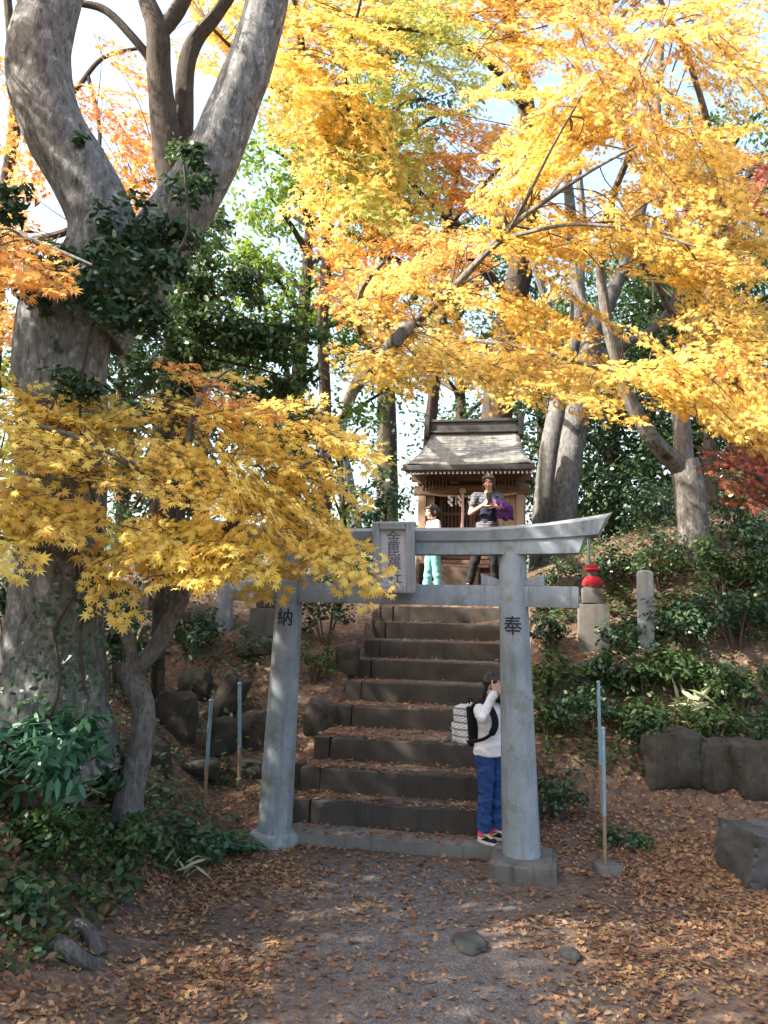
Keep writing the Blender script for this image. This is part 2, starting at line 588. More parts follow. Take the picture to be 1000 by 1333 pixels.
M['teal'] = mat_leaf('blue_green_leaf', [(0.03, 0.10, 0.05), (0.05, 0.14, 0.07), (0.04, 0.12, 0.06)], 0.3, None, 0.4, 1, 0.5)
M['under'] = mat_leaf('mixed_ground_leaf', [(0.022, 0.055, 0.022), (0.05, 0.10, 0.03), (0.03, 0.065, 0.04), (0.10, 0.13, 0.035), (0.035, 0.07, 0.025), (0.16, 0.10, 0.04), (0.045, 0.085, 0.05)], 0.3, None, 0.4, 1, 0.4)
M['straw'] = mat_leaf('pale_bamboo_grass', [(0.30, 0.32, 0.18), (0.42, 0.40, 0.26), (0.20, 0.26, 0.10)], 0.3)
M['litter'] = mat_leaf('fallen_leaf', [(0.096, 0.047, 0.029), (0.215, 0.110, 0.055), (0.305, 0.173, 0.092), (0.157, 0.066, 0.034), (0.355, 0.210, 0.114), (0.259, 0.105, 0.046), (0.137, 0.076, 0.047), (0.373, 0.231, 0.117), (0.068, 0.038, 0.028), (0.439, 0.289, 0.107)], 0.2, None, 0.65)

def mat_ground():
    m, nt = newmat('leafy_soil')
    v = mapv(nt)
    n1 = noise(nt, v, 0.9, 6, 0.6)
    n2 = noise(nt, v, 34, 4, 0.7)
    vo = nt.nodes.new('ShaderNodeTexVoronoi'); vo.inputs['Scale'].default_value = 26
    nt.links.new(v, vo.inputs['Vector'])
    vo2 = nt.nodes.new('ShaderNodeTexVoronoi'); vo2.inputs['Scale'].default_value = 75
    nt.links.new(v, vo2.inputs['Vector'])
    soil = ramp(nt, n2, [(0.3, (0.028, 0.022, 0.018)), (0.7, (0.085, 0.068, 0.055))])
    sep = nt.nodes.new('ShaderNodeSeparateColor'); nt.links.new(vo.outputs['Color'], sep.inputs[0])
    leaf = ramp(nt, sep.outputs[0], [(0.0, (0.072, 0.045, 0.034)), (0.3, (0.144, 0.090, 0.064)), (0.6, (0.201, 0.136, 0.096)), (0.8, (0.107, 0.060, 0.043)), (1, (0.238, 0.166, 0.116))])
    lf = ramp(nt, n1, [(0.38, (0.15, 0.15, 0.15)), (0.6, (0.75, 0.75, 0.75))])
    c = mix(nt, lf, soil, leaf)
    # gravel of the trodden path
    sp = nt.nodes.new('ShaderNodeSeparateXYZ'); nt.links.new(v, sp.inputs[0])
    grav = ramp(nt, vo2.outputs['Distance'], [(0.1, (0.20, 0.18, 0.17)), (0.6, (0.09, 0.08, 0.074))])
    px = nt.nodes.new('ShaderNodeMath'); px.operation = 'ABSOLUTE'
    sh = nt.nodes.new('ShaderNodeMath'); sh.operation = 'ADD'; sh.inputs[1].default_value = -0.2
    nt.links.new(sp.outputs[0], sh.inputs[0]); nt.links.new(sh.outputs[0], px.inputs[0])
    wob = nt.nodes.new('ShaderNodeMath'); wob.operation = 'MULTIPLY_ADD'; wob.inputs[1].default_value = 1.6
    nt.links.new(n1, wob.inputs[0]); nt.links.new(px.outputs[0], wob.inputs[2])
    fx = ramp(nt, wob.outputs[0], [(0.0, (1, 1, 1)), (1.0, (0.0, 0.0, 0.0))])
    mr = nt.nodes.new('ShaderNodeMapRange'); mr.inputs[1].default_value = 1.0; mr.inputs[2].default_value = 1.9; mr.inputs[3].default_value = 0.85; mr.inputs[4].default_value = 0.0
    nt.links.new(wob.outputs[0], mr.inputs[0])
    my = nt.nodes.new('ShaderNodeMapRange'); my.inputs[1].default_value = 6.0; my.inputs[2].default_value = 6.5; my.inputs[3].default_value = 1.0; my.inputs[4].default_value = 0.0
    nt.links.new(sp.outputs[1], my.inputs[0])
    mm = nt.nodes.new('ShaderNodeMath'); mm.operation = 'MULTIPLY'
    nt.links.new(mr.outputs[0], mm.inputs[0]); nt.links.new(my.outputs[0], mm.inputs[1])
    c = mix(nt, mm.outputs[0], c, grav)
    finish(nt, c, 0.95, mix(nt, 0.5, n2, vo.outputs['Distance']), 0.02, 0.8, 0.15)
    return m
M['ground'] = mat_ground()

def mat_wood(name, a, b, vec=(2, 30, 30)):
    m, nt = newmat(name)
    v = mapv(nt, vec)
    n = noise(nt, v, 1.5, 6, 0.65, 0.3)
    finish(nt, ramp(nt, n, [(0.3, a), (0.7, b)]), 0.75, n, 0.004, 0.5, 0.25)
    return m
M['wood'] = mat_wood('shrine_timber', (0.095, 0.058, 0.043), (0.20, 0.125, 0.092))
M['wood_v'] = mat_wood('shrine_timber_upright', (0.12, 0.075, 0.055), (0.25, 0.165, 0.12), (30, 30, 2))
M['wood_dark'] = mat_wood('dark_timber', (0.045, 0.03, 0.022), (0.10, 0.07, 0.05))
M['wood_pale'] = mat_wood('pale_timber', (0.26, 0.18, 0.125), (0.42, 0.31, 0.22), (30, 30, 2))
def mat_roof():
    m, nt = newmat('weathered_copper_sheet')
    v = mapv(nt, (3, 9, 9))
    n = noise(nt, v, 1.6, 6, 0.7)
    n2 = noise(nt, mapv(nt, (14, 1.2, 1.2)), 1.5, 4, 0.6)
    c = ramp(nt, n, [(0.3, (0.17, 0.172, 0.165)), (0.7, (0.38, 0.385, 0.37))])
    c = mix(nt, 0.4, c, ramp(nt, n2, [(0.35, (0.13, 0.137, 0.13)), (0.65, (0.40, 0.40, 0.385))]))
    finish(nt, c, 0.5, n, 0.006, 0.4, 0.5, 0.25)
    return m
M['roof'] = mat_roof()
M['roof_dark'] = mat_plain('ridge_copper', (0.06, 0.06, 0.06), 0.5, 0.3, 12)
M['white'] = mat_plain('white_paint', (0.8, 0.78, 0.74), 0.6, 0.05, 20)
M['paper'] = mat_plain('white_paper', (0.82, 0.82, 0.82), 0.8, 0.04, 20)
M['rope'] = mat_plain('straw_rope', (0.40, 0.30, 0.16), 0.9, 0.3, 60)
M['ink'] = mat_plain('black_ink', (0.012, 0.014, 0.025), 0.6, 0.2, 30)
M['ink_grey'] = mat_plain('faded_letter_paint', (0.16, 0.165, 0.19), 0.7, 0.3, 40)
M['redcloth'] = mat_plain('red_cloth', (0.36, 0.02, 0.028), 0.85, 0.25, 30, 0.15)
M['pipe'] = mat_plain('galvanised_pipe', (0.20, 0.30, 0.36), 0.45, 0.2, 18, 0.5, 0.3)
M['rust'] = mat_plain('rusty_pipe', (0.22, 0.15, 0.10), 0.7, 0.3, 18)
M['skin'] = mat_plain('skin', (0.55, 0.33, 0.24), 0.55, 0.06, 20, 0.35, 0, 0.0005)
M['hair'] = mat_plain('black_hair', (0.014, 0.011, 0.010), 0.42, 0.35, 90, 0.5)
M['hair_b'] = mat_plain('brown_hair', (0.035, 0.018, 0.013), 0.42, 0.35, 90, 0.5)
M['eye'] = mat_plain('eye_dark', (0.015, 0.012, 0.01), 0.2, 0.1, 20, 0.5)
M['lip'] = mat_plain('lip', (0.45, 0.16, 0.14), 0.5, 0.1, 20)
M['white_knit'] = mat_plain('white_knit', (0.70, 0.68, 0.68), 0.9, 0.08, 110, 0.15)
M['denim'] = mat_plain('blue_denim', (0.026, 0.062, 0.175), 0.85, 0.32, 38, 0.15)
M['black_cloth'] = mat_plain('black_cloth', (0.014, 0.013, 0.017), 0.85, 0.25, 50, 0.2)
M['navy_cloth'] = mat_plain('navy_cloth', (0.02, 0.024, 0.045), 0.85, 0.25, 50, 0.2)
M['mint'] = mat_plain('mint_cloth', (0.15, 0.36, 0.36), 0.85, 0.15, 40, 0.15)
M['purple'] = mat_plain('purple_nylon', (0.07, 0.016, 0.13), 0.6, 0.6, 22, 0.4)
M['pink'] = mat_plain('pink_sock', (0.75, 0.08, 0.25), 0.85, 0.1, 40)
M['pale_pink'] = mat_plain('pale_pink_cloth', (0.70, 0.40, 0.40), 0.85, 0.1, 40)
M['sole'] = mat_plain('white_sole', (0.62, 0.62, 0.60), 0.6, 0.05, 30)
M['lime'] = mat_plain('lime_mark', (0.65, 0.72, 0.12), 0.5, 0.05, 30)
M['black_plastic'] = mat_plain('black_plastic', (0.01, 0.01, 0.012), 0.25, 0.1, 30, 0.5)

def mat_stripe():
    m, nt = newmat('striped_jersey')
    t = nt.nodes.new('ShaderNodeTexCoord'); s = nt.nodes.new('ShaderNodeSeparateXYZ')
    nt.links.new(t.outputs['Object'], s.inputs[0])
    w = nt.nodes.new('ShaderNodeMath'); w.operation = 'MULTIPLY'; w.inputs[1].default_value = 290
    nt.links.new(s.outputs[2], w.inputs[0])
    q = nt.nodes.new('ShaderNodeMath'); q.operation = 'SINE'; nt.links.new(w.outputs[0], q.inputs[0])
    finish(nt, ramp(nt, q.outputs[0], [(0.45, (0.02, 0.02, 0.03)), (0.55, (0.24, 0.24, 0.26))]), 0.9)
    return m
M['stripe'] = mat_stripe()

def mat_pack():
    m, nt = newmat('patterned_canvas')
    t = nt.nodes.new('ShaderNodeTexCoord'); s = nt.nodes.new('ShaderNodeSeparateXYZ')
    nt.links.new(t.outputs['Object'], s.inputs[0])
    def sn(o, k, ph=0.0):
        w = nt.nodes.new('ShaderNodeMath'); w.operation = 'MULTIPLY_ADD'; w.inputs[1].default_value = k; w.inputs[2].default_value = ph
        nt.links.new(o, w.inputs[0])
        q = nt.nodes.new('ShaderNodeMath'); q.operation = 'SINE'; nt.links.new(w.outputs[0], q.inputs[0])
        return q.outputs[0]
    zb = sn(s.outputs[2], 115)
    tri = nt.nodes.new('ShaderNodeMath'); tri.operation = 'MULTIPLY'
    add = nt.nodes.new('ShaderNodeMath'); add.operation = 'ADD'
    nt.links.new(s.outputs[0], add.inputs[0]); nt.links.new(s.outputs[1], add.inputs[1])
    nt.links.new(sn(add.outputs[0], 150), tri.inputs[0]); nt.links.new(sn(s.outputs[2], 230), tri.inputs[1])
    c = ramp(nt, zb, [(0.0, (0.66, 0.63, 0.57)), (0.55, (0.66, 0.63, 0.57)), (0.62, (0.15, 0.30, 0.34)), (0.84, (0.15, 0.30, 0.34)), (0.90, (0.42, 0.12, 0.09)), (1, (0.42, 0.12, 0.09))], 'CONSTANT')
    d = mix(nt, ramp(nt, tri.outputs[0], [(0.55, (0, 0, 0)), (0.6, (1, 1, 1))]), c, (0.06, 0.22, 0.30))
    finish(nt, d, 0.85)
    return m
M['pack'] = mat_pack()

# ================================================================== SETTING: ground
def build_ground():
    def axis(fine0, fine1, step, outs_lo, outs_hi):
        return np.concatenate([outs_lo, np.arange(fine0, fine1, step), outs_hi])
    xs = axis(-6.5, 6.5, 0.085, [-400, -200, -100, -60, -40, -28, -20, -15, -12, -10, -8.5, -7.5, -7], [6.6, 7, 7.5, 8.5, 10, 12, 15, 20, 28, 40, 60, 100, 200, 400])
    ys = axis(2.2, 14.0, 0.085, [-200, -100, -50, -25, -12, -6, -3, -1, 0, 1, 1.6], [14.2, 14.6, 15.2, 16, 17, 18, 19, 20, 22, 24, 27, 30, 34, 40, 50, 70, 110, 200, 500])
    nx, ny = len(xs), len(ys)
    vs = [(x, y, terrain(x, y)) for y in ys for x in xs]
    fs = [(j * nx + i, j * nx + i + 1, (j + 1) * nx + i + 1, (j + 1) * nx + i) for j in range(ny - 1) for i in range(nx - 1)]
    mb = MB(); mb.v = vs; mb.f = fs; mb.m = [0] * len(fs)
    o = mb.build('ground', M['ground'])
    o['kind'] = 'structure'
    o['label'] = 'leaf strewn earth rising into the shrine mound'
    o['category'] = 'ground'
build_ground()

# ================================================================== stone stairs
rng = random.Random(5)
def build_stairs():
    t = thing('stone_stairs', 'dark concrete stairs covered with fallen leaves climbing to the shrine', 'stairs', (ST0.x, ST0.y, 0), -ST_A)
    n = len(STEP_V)
    for i in range(n):
        v0 = STEP_V[i]
        z = STEP_Z[i]
        v1 = STEP_V[i + 1] if i < n - 1 else v0 + 0.5
        zb = STEP_Z[i - 1] - 0.06 if i else -0.15
        w = 1.95 + rng.uniform(-.03, .03)
        mb = MB()
        # the kerb block that makes the riser
        d = 0.16
        if i == 0:
            mb.rough_box((0.0, v0 + 0.15, (z + zb) / 2), (1.90, 0.30, z - zb), .007, .05, None, .010, i)
        else:
            e = .17 + rng.uniform(-.02, .02)
            mb.rough_box((-w / 2 + e / 2, v0 + d / 2 - .004, (z + zb) / 2), (e, d, z - zb), .006, .045, None, .010, i + 20)
            mb.rough_box((e / 2 + .002, v0 + d / 2, (z + zb) / 2 - 0.003), (w - e - .002, d, z - zb), .007, .045, None, .010, i)
            # trodden earth of the tread behind the kerb
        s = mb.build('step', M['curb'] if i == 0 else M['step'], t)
        if i == 0:
            s['label'] = 'low pale kerb at the foot of the stairs'
        mb = MB()
        if v1 - v0 > 0.2:
            a = v0 + (0.30 if i == 0 else d)
            mb.box((0, (a + v1) / 2 + 0.01, z - 0.06), (w - 0.02, v1 - a + 0.02, 0.11), None, 0.0)
            mb.build('tread', M['ground'], t)
build_stairs()
def step_z(x, y):
    """surface height including the stairs"""
    u, v = suv(x, y)
    if abs(u) < 0.95 and 0 <= v < 4.5:
        z = 0
        for vi, zi in zip(STEP_V, STEP_Z):
            if v >= vi: z = zi
        return z
    return terrain(x, y)

# ================================================================== lettering
def text_geo(ch, size):
    cu = bpy.data.curves.new('lettering', 'FONT')
    cu.body = ch
    cu.size = size
    cu.align_x = 'CENTER'; cu.align_y = 'CENTER'
    cu.resolution_u = 3
    o = bpy.data.objects.new('lettering', cu)
    C.objects.link(o)
    dg = bpy.context.evaluated_depsgraph_get()
    me = bpy.data.meshes.new_from_object(o.evaluated_get(dg))
    # cut into narrow upright strips so that it can be bent round a pillar
    bm = bmesh.new(); bm.from_mesh(me)
    for k in range(-14, 15):
        bmesh.ops.bisect_plane(bm, geom=bm.verts[:] + bm.edges[:] + bm.faces[:], plane_co=(size * k / 26, 0, 0), plane_no=(1, 0, 0))
    bm.to_mesh(me); bm.free()
    vs = [v.co.copy() for v in me.vertices]
    fs = [tuple(p.vertices) for p in me.polygons]
    bpy.data.objects.remove(o); bpy.data.curves.remove(cu); bpy.data.meshes.remove(me)
    if vs:
        cx = (min(v.x for v in vs) + max(v.x for v in vs)) / 2; cyy = (min(v.y for v in vs) + max(v.y for v in vs)) / 2
        for v in vs: v.x -= cx; v.y -= cyy
    return vs, fs

# ================================================================== torii
T_A = R(17.5)
def build_torii():
    t = thing('torii_gate', 'grey stone torii gate with a plaque standing before the stairs', 'torii gate', (0.065, 6.37, 0), -T_A)
    lean = math.tan(R(1.9))
    rows = [0, .3, .6, .9, 1.2, 1.5, 1.8, 2.05, 2.33]
    for s in (-1, 1):
        mb = MB()
        ub = 1.04 if s > 0 else 0.935
        pts = [(s * (ub - lean * z), 0, z) for z in rows]
        rad = [0.142 - 0.041 * z / 2.33 for z in rows]
        mb.tube(pts, rad, 64)
        mb.build('pillar', M['torii'], t)
        mb = MB()
        if s > 0:
            mb.rough_box((1.05, 0.0, 0.035), (0.47, 0.45, 0.20), .010, .03, Matrix.Rotation(R(6), 3, 'Z'), 0.028, 3)
        else:
            mb.lathe([(0.205, -0.1), (0.205, 0.05), (0.19, 0.085), (0.15, 0.10), (0.1, .10)], 28, (-.935, 0, 0))
        o = mb.build('plinth', M['torii'] if s < 0 else M['pedestal'], t)
        o['label'] = 'square stone plinth of the right pillar' if s > 0 else 'round stone plinth of the left pillar'
        # painted character wrapped round the pillar
        vs, fs = text_geo('奉' if s > 0 else '納', 0.15)
        zc = 1.785 if s > 0 else 1.80
        mb = MB()
        vv = []
        a0 = -math.pi / 2 + (0.0 if s < 0 else -0.10) + T_A * 0.4
        for v in vs:
            z = zc + v.y
            r = 0.142 - 0.041 * z / 2.33 + 0.003
            a = a0 + v.x / r
            vv.append((s * (ub - lean * z) + r * math.cos(a), r * math.sin(a), z))
        mb.add(vv, fs)
        for da, dz in ((.009, 0), (-.009, 0), (0, .0015), (0, -.0015)):
            ca, sa = math.cos(da), math.sin(da)
            mb.add([(s * (ub - lean * p[2]) + (p[0] - s * (ub - lean * p[2])) * ca - p[1] * sa, (p[0] - s * (ub - lean * p[2])) * sa + p[1] * ca, p[2] + dz) for p in vv], fs)
        mb.build('painted_character', M['ink'], t, smooth=False)
    # tie beam through the pillars
    mb = MB()
    mb.box((0.03, 0, 2.0), (2.85, 0.115, 0.158), None, 0.006)
    mb.build('tie_beam', M['torii'], t)
    for s in (-1, 1):
        cu = s * ((1.04 if s > 0 else .935) - lean * 2.1)
        for q in (-1, 1):
            mb = MB()
            a = cu + q * 0.085; b = cu + q * 0.235
            zt = 2.0825
            vs = [(a, -.05, zt), (b, -.05, zt), (b, -.05, zt + 0.085), (a, -.05, zt + 0.035),
                  (a, .05, zt), (b, .05, zt), (b, .05, zt + 0.085), (a, .05, zt + 0.035)]
            mb.add(vs, [(0, 1, 2, 3), (7, 6, 5, 4), (0, 4, 5, 1), (1, 5, 6, 2), (2, 6, 7, 3), (3, 7, 4, 0)])
            mb.build('wedge', M['torii'], t, smooth=False)
    # lintels: sweep with rising ends
    def sweep(name, sec, lens, rise):
        mb = MB(); vs = []
        ts = [i / 24 * 2 - 1 for i in range(49)] if False else [(-1 + 2 * i / 48) for i in range(49)]
        k = len(sec)
        for tt in ts:
            e = max(0, (abs(tt) - 0.35) / 0.65) ** 2
            for j, (y, z) in enumerate(sec):
                vs.append((tt * lens[j], y, z + rise[j] * e))
        fs = []
        for i in range(48):
            for j in range(k):
                j2 = (j + 1) % k
                fs.append((i * k + j, i * k + j2, (i + 1) * k + j2, (i + 1) * k + j))
        fs.append(tuple(range(k))[::-1]); fs.append(tuple(48 * k + j for j in range(k)))
        mb.add(vs, fs)
        return mb.build(name, M['torii'], t)
    sweep('lower_lintel', [(-.095, 2.31), (.095, 2.31), (.10, 2.412), (-.10, 2.412)], [1.46, 1.46, 1.51, 1.51], [.015, .015, .045, .045])
    sweep('top_lintel', [(-.115, 2.414), (.115, 2.414), (.135, 2.49), (.0, 2.525), (-.135, 2.49)], [1.60, 1.60, 1.66, 1.70, 1.66], [.045, .045, .09, .105, .09])
    # plaque, leaning forward
    tilt = Matrix.Rotation(R(9), 3, 'X')
    pc = Vector((0.08, -0.175, 2.285))
    mb = MB()
    W, H = 0.325, 0.545
    fw = 0.058
    pl = MB(); pl.box(pc + tilt @ Vector((0, 0.012, 0)), (W - .02, 0.05, H - .02), tilt, 0.0)
    plq = pl.build('plaque', M['plaque_in'], t)
    for (cx, cz, sx, sz) in ((-(W - fw) / 2, 0, fw, H), ((W - fw) / 2, 0, fw, H), (0, (H - fw) / 2, W - 2 * fw - .001, fw), (0, -(H - fw) / 2, W - 2 * fw - .001, fw)):
        mb.box(pc + tilt @ Vector((cx, -0.012, cz)), (sx, 0.075, sz), tilt, 0.012)
    # carved teeth of the frame
    nz = 26
    for i in range(nz):
        z = -H / 2 + (i + .5) * H / nz
        for s in (-1, 1):
            mb.box(pc + tilt @ Vector((s * (W / 2 - .012), -0.047, z)), (0.02, 0.016, H / nz * .55), tilt, 0.0)
    for i in range(16):
        x = -W / 2 + (i + .5) * W / 16
        for s in (-1, 1):
            mb.box(pc + tilt @ Vector((x, -0.047, s * (H / 2 - .012))), (W / 16 * .55, 0.016, 0.02), tilt, 0.0)
    mb.build('plaque_frame', M['plaque'], plq, smooth=False)
    mb = MB()
    for i, ch in enumerate('金毘羅社'):
        vs, fs = text_geo(ch, 0.108)
        c = Vector((0, -0.0145, 0.155 - i * 0.103))
        mb.add([pc + tilt @ (c + Vector((v.x * 1.06, 0, v.y))) for v in vs], fs)
        # a second pass slightly offset makes the strokes heavier
        for dx, dz in ((.0035, 0), (0, .003)):
            mb.add([pc + tilt @ (c + Vector((v.x * 1.06 + dx, -0.0006 - dz, v.y + dz))) for v in vs], fs)
    mb.build('plaque_lettering', M['ink_grey'], plq, smooth=False)
build_torii()

# ================================================================== shrine
SH_A = R(11)
SHP = Vector((1.42, 13.0, PLAT_Z))
def build_shrine():
    t = thing('wooden_shrine', 'small wooden shrine with a curved grey sheet metal roof on the mound', 'shrine', SHP, -SH_A)
    W = 0.80
    # local: front of body at y=0, body depth 1.15, roof front eave at y=-0.6
    mb = MB(); mb.box((0, 0.45, 0.06), (2.1, 2.0, 0.30), None, 0.02, rng, 0.01)
    mb.build('stone_base', M['pedestal'], t)
    mb = MB()
    mb.box((0, 0.55, 0.62), (1.72, 1.25, 0.07), None, 0.006)
    mb.build('floor', M['wood'], t)
    for i in range(3):
        mb = MB(); mb.box((-0.12, -0.10 - 0.17 * i, 0.55 - 0.14 * i), (1.0, 0.20, 0.045), None, 0.005)
        mb.box((-0.12, -0.03 - 0.17 * i, 0.48 - 0.14 * i), (0.96, 0.02, 0.10), None, 0.0)
        mb.build('wooden_step', M['wood'], t)
    for s in (-1, 1):
        mb = MB()
        mb.box((s * 0.66 - .12, -0.25, 0.36), (0.05, 0.55, 0.42), Matrix.Rotation(R(0), 3, 'X'), 0.004)
        mb.build('stair_cheek', M['wood_dark'], t)
    for x in (-W, W):
        for y in (0.0, 1.1):
            mb = MB(); mb.box((x, y, 1.32), (0.13, 0.13, 1.36), None, 0.01)
            mb.build('corner_post', M['wood_pale'] if y == 0 else M['wood_v'], t)
    # back and side walls of upright boards
    def boards(x0, x1, y0, y1, z0, z1, n, nm, m):
        mb = MB()
        for i in range(n):
            a = (i + .5) / n
            L = math.hypot(x1 - x0, y1 - y0) / n - .006
            ang = math.atan2(y1 - y0, x1 - x0)
            mb.box((x0 + (x1 - x0) * a, y0 + (y1 - y0) * a, (z0 + z1) / 2), (L, 0.022 + .004 * (i % 2), z1 - z0), Matrix.Rotation(ang, 3, 'Z'), 0.003)
        return mb.build(nm, m, t)
    boards(-W + .07, W - .07, 1.10, 1.10, .66, 1.94, 12, 'back_wall', M['wood_v'])
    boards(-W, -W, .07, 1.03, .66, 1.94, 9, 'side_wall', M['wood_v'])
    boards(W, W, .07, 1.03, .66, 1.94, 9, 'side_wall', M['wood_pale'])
    # right front panel (pale board) and left half panel
    boards(W - .36, W - .07, .015, .015, .66, 1.72, 3, 'front_panel', M['wood_pale'])
    boards(-W + .07, -W + .2, .015, .015, .66, 1.72, 2, 'front_panel', M['wood_pale'])
    # lattice doors set back
    for s in (-1, 1):
        mb = MB()
        cx = s * 0.28
        for q in (-1, 1):
            mb.box((cx + q * .25, 0.35, 1.25), (0.05, 0.035, 1.12), None, 0.004)
        for z in (0.72, 1.1, 1.45, 1.78):
            mb.box((cx, 0.353, z), (0.448, 0.03, 0.05), None, 0.003)
        for k in range(7):
            mb.box((cx - .19 + k * .063, 0.36, 1.45), (0.018, 0.018, 0.62), None, 0)
        mb.box((cx, 0.372, 0.92), (0.448, 0.012, 0.33), None, 0)
        mb.build('lattice_door', M['wood_v'], t)
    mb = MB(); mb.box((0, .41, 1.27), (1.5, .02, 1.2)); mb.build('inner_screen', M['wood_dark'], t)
    # head beams
    mb = MB(); mb.box((0, -0.005, 1.80), (1.86, 0.15, 0.15), None, .008); mb.box((0, -.01, 2.01), (1.96, 0.12, 0.12), None, .008)
    for s in (-1, 1):
        mb.box((s * W, 0.55, 1.975), (0.11, 1.3, 0.11), None, .008)
        mb.box((s * (W + .09), -0.005, 1.80), (0.10, 0.12, 0.10), None, .02)
    for x in (-.8, -.27, .27, .8):
        mb.box((x, -.02, 1.92), (0.16, 0.17, 0.05), None, .01)
    mb.build('head_beam', M['wood'], t)
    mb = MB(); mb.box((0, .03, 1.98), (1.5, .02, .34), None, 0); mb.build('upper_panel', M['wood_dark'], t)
    # frieze of slats right and left under the eave
    for s in (-1, 1):
        mb = MB()
        for k in range(8):
            mb.box((s * 0.40 + s * k * .055, -0.085, 1.905), (0.022, 0.02, 0.21), None, 0)
        mb.build('slatted_frieze', M['wood'], t)
    # roof profile (y, z): front eave -> ridge -> back eave
    prof = [(-0.62, 2.14), (-0.50, 2.175), (-0.36, 2.23), (-0.20, 2.305), (-0.05, 2.385), (0.10, 2.48), (0.24, 2.58), (0.36, 2.69), (0.46, 2.80), (0.55, 2.92),
            (0.66, 2.80), (0.78, 2.68), (0.95, 2.55), (1.15, 2.42), (1.38, 2.30), (1.6, 2.2)]
    fine = []
    for i in range(len(prof) - 1):
        (y0, z0), (y1, z1) = prof[i], prof[i + 1]
        for k in range(2):
            a = k / 2; b = (k + 1) / 2
            fine.append(((y0 + (y1 - y0) * a, z0 + (z1 - z0) * a), (y0 + (y1 - y0) * b, z0 + (z1 - z0) * b)))
    mb = MB()
    xs = [-1 + 2 * i / 20 for i in range(21)]
    def half(y):      # eaves flare wider than the ridge
        d = abs(y - 0.55)
        return 0.77 + 0.27 * min(1, d / 1.15) ** 1.2
    def zend(x, y):   # slight upsweep towards the verges
        return 0.035 * abs(x) ** 3
    for ri, (p0, p1) in enumerate(fine):
        front = p0[0] < 0.55 and p1[0] <= 0.551
        lo, hi = (p0, p1) if front else (p1, p0)
        lip = 0.016
        vs = []
        for x in xs:
            xa = x * half(lo[0]); xb = x * half(hi[0])
            dn = 0.10 * max(0, abs(x) - 0.93) / 0.07
            vs += [(xa, lo[0], lo[1] + lip + zend(x, 0) - dn * .6), (xb, hi[0], hi[1] + zend(x, 0) - dn * .6), (xa, lo[0], lo[1] - 0.01 + zend(x, 0) - dn * .6)]
        fs = []
        for i in range(20):
            a = i * 3; b = a + 3
            if front:
                fs += [(a, b, b + 1, a + 1), (a + 2, b + 2, b, a)]
            else:
                fs += [(b, a, a + 1, b + 1), (b + 2, a + 2, a, b)]
        mb.add(vs, fs)
    roof = mb.build('roof', M['roof'], t, smooth=False)
    # soffit boards under the sheet and verge boards
    for x0 in (-1, 1):
        mb = MB()
        vs = []; fs = []
        for (y, z) in prof:
            xx = x0 * (half(y) - .004)
            vs += [(xx, y, z + .0), (xx, y, z - 0.11), (xx - x0 * .05, y, z - .11), (xx - x0 * .05, y, z)]
        for i in range(len(prof) - 1):
            for j in range(4):
                j2 = (j + 1) % 4
                fs.append((i * 4 + j, i * 4 + j2, i * 4 + 4 + j2, i * 4 + 4 + j))
        fs.append((0, 1, 2, 3)); e = 4 * (len(prof) - 1); fs.append((e + 3, e + 2, e + 1, e))
        mb.add(vs, fs)
        mb.build('verge_board', M['roof_dark'], roof, smooth=False)
    mb = MB()
    vs = []; fs = []
    for (y, z) in prof:
        h = half(y) - .06
        vs += [(-h, y + (.03 if y < .55 else -.03), z - .055), (h, y + (.03 if y < .55 else -.03), z - .055)]
    for i in range(len(prof) - 1):
        fs.append((2 * i, 2 * i + 1, 2 * i + 3, 2 * i + 2))
    mb.add(vs, fs)
    mb.build('soffit', M['wood'], roof, smooth=False)
    mb = MB(); mb.box((0, -0.615, 2.085), (2.06, 0.045, 0.085), None, .006)
    mb.box((0, -0.585, 2.035), (2.0, 0.05, 0.022), None, .0)
    mb.build('eave_fascia', M['roof_dark'], roof)
    n = 30
    for k in range(n):
        x = -0.98 + 1.96 * k / (n - 1)
        mb = MB()
        sl = Matrix.Rotation(R(13), 3, 'X')
        mb.box((x, -0.27, 2.075), (0.03, 0.62, 0.034), sl, 0)
        r = mb.build('rafter', M['wood'], roof, smooth=False)
        mb = MB(); mb.box(Vector((x, -0.27, 2.075)) + sl @ Vector((0, -0.3125, 0)), (0.034, 0.005, 0.038), sl, 0)
        mb.build('painted_rafter_end', M['white'], r, smooth=False)
    # ridge box with end ornaments
    mb = MB()
    mb.box((0, 0.55, 2.97), (1.50, 0.20, 0.17), None, .006)
    mb.box((0, 0.55, 3.075), (1.56, 0.27, 0.045), None, .008)
    mb.box((0, 0.55, 2.885), (1.52, 0.26, 0.035), None, .006)
    rb = mb.build('ridge', M['roof_dark'], roof)
    for s in (-1, 1):
        mb = MB()
        mb.box((s * 0.80, 0.55, 3.0), (0.09, 0.34, 0.30), None, .02)
        mb.box((s * 0.80, 0.55, 2.84), (0.085, 0.46, 0.10), None, .02)
        mb.box((s * 0.80, 0.55, 3.17), (0.10, 0.28, 0.05), None, .015)
        mb.build('ridge_end_ornament', M['roof_dark'], rb)
    # rope with paper streamers and bell rope
    mb = MB()
    q = [(-.74 + 1.48 * i / 16, -0.10, 1.735 - 0.045 * (1 - ((i - 8) / 8) ** 2)) for i in range(17)]
    mb.tube(q, 0.018, 8)
    rp = mb.build('straw_rope', M['rope'], t)
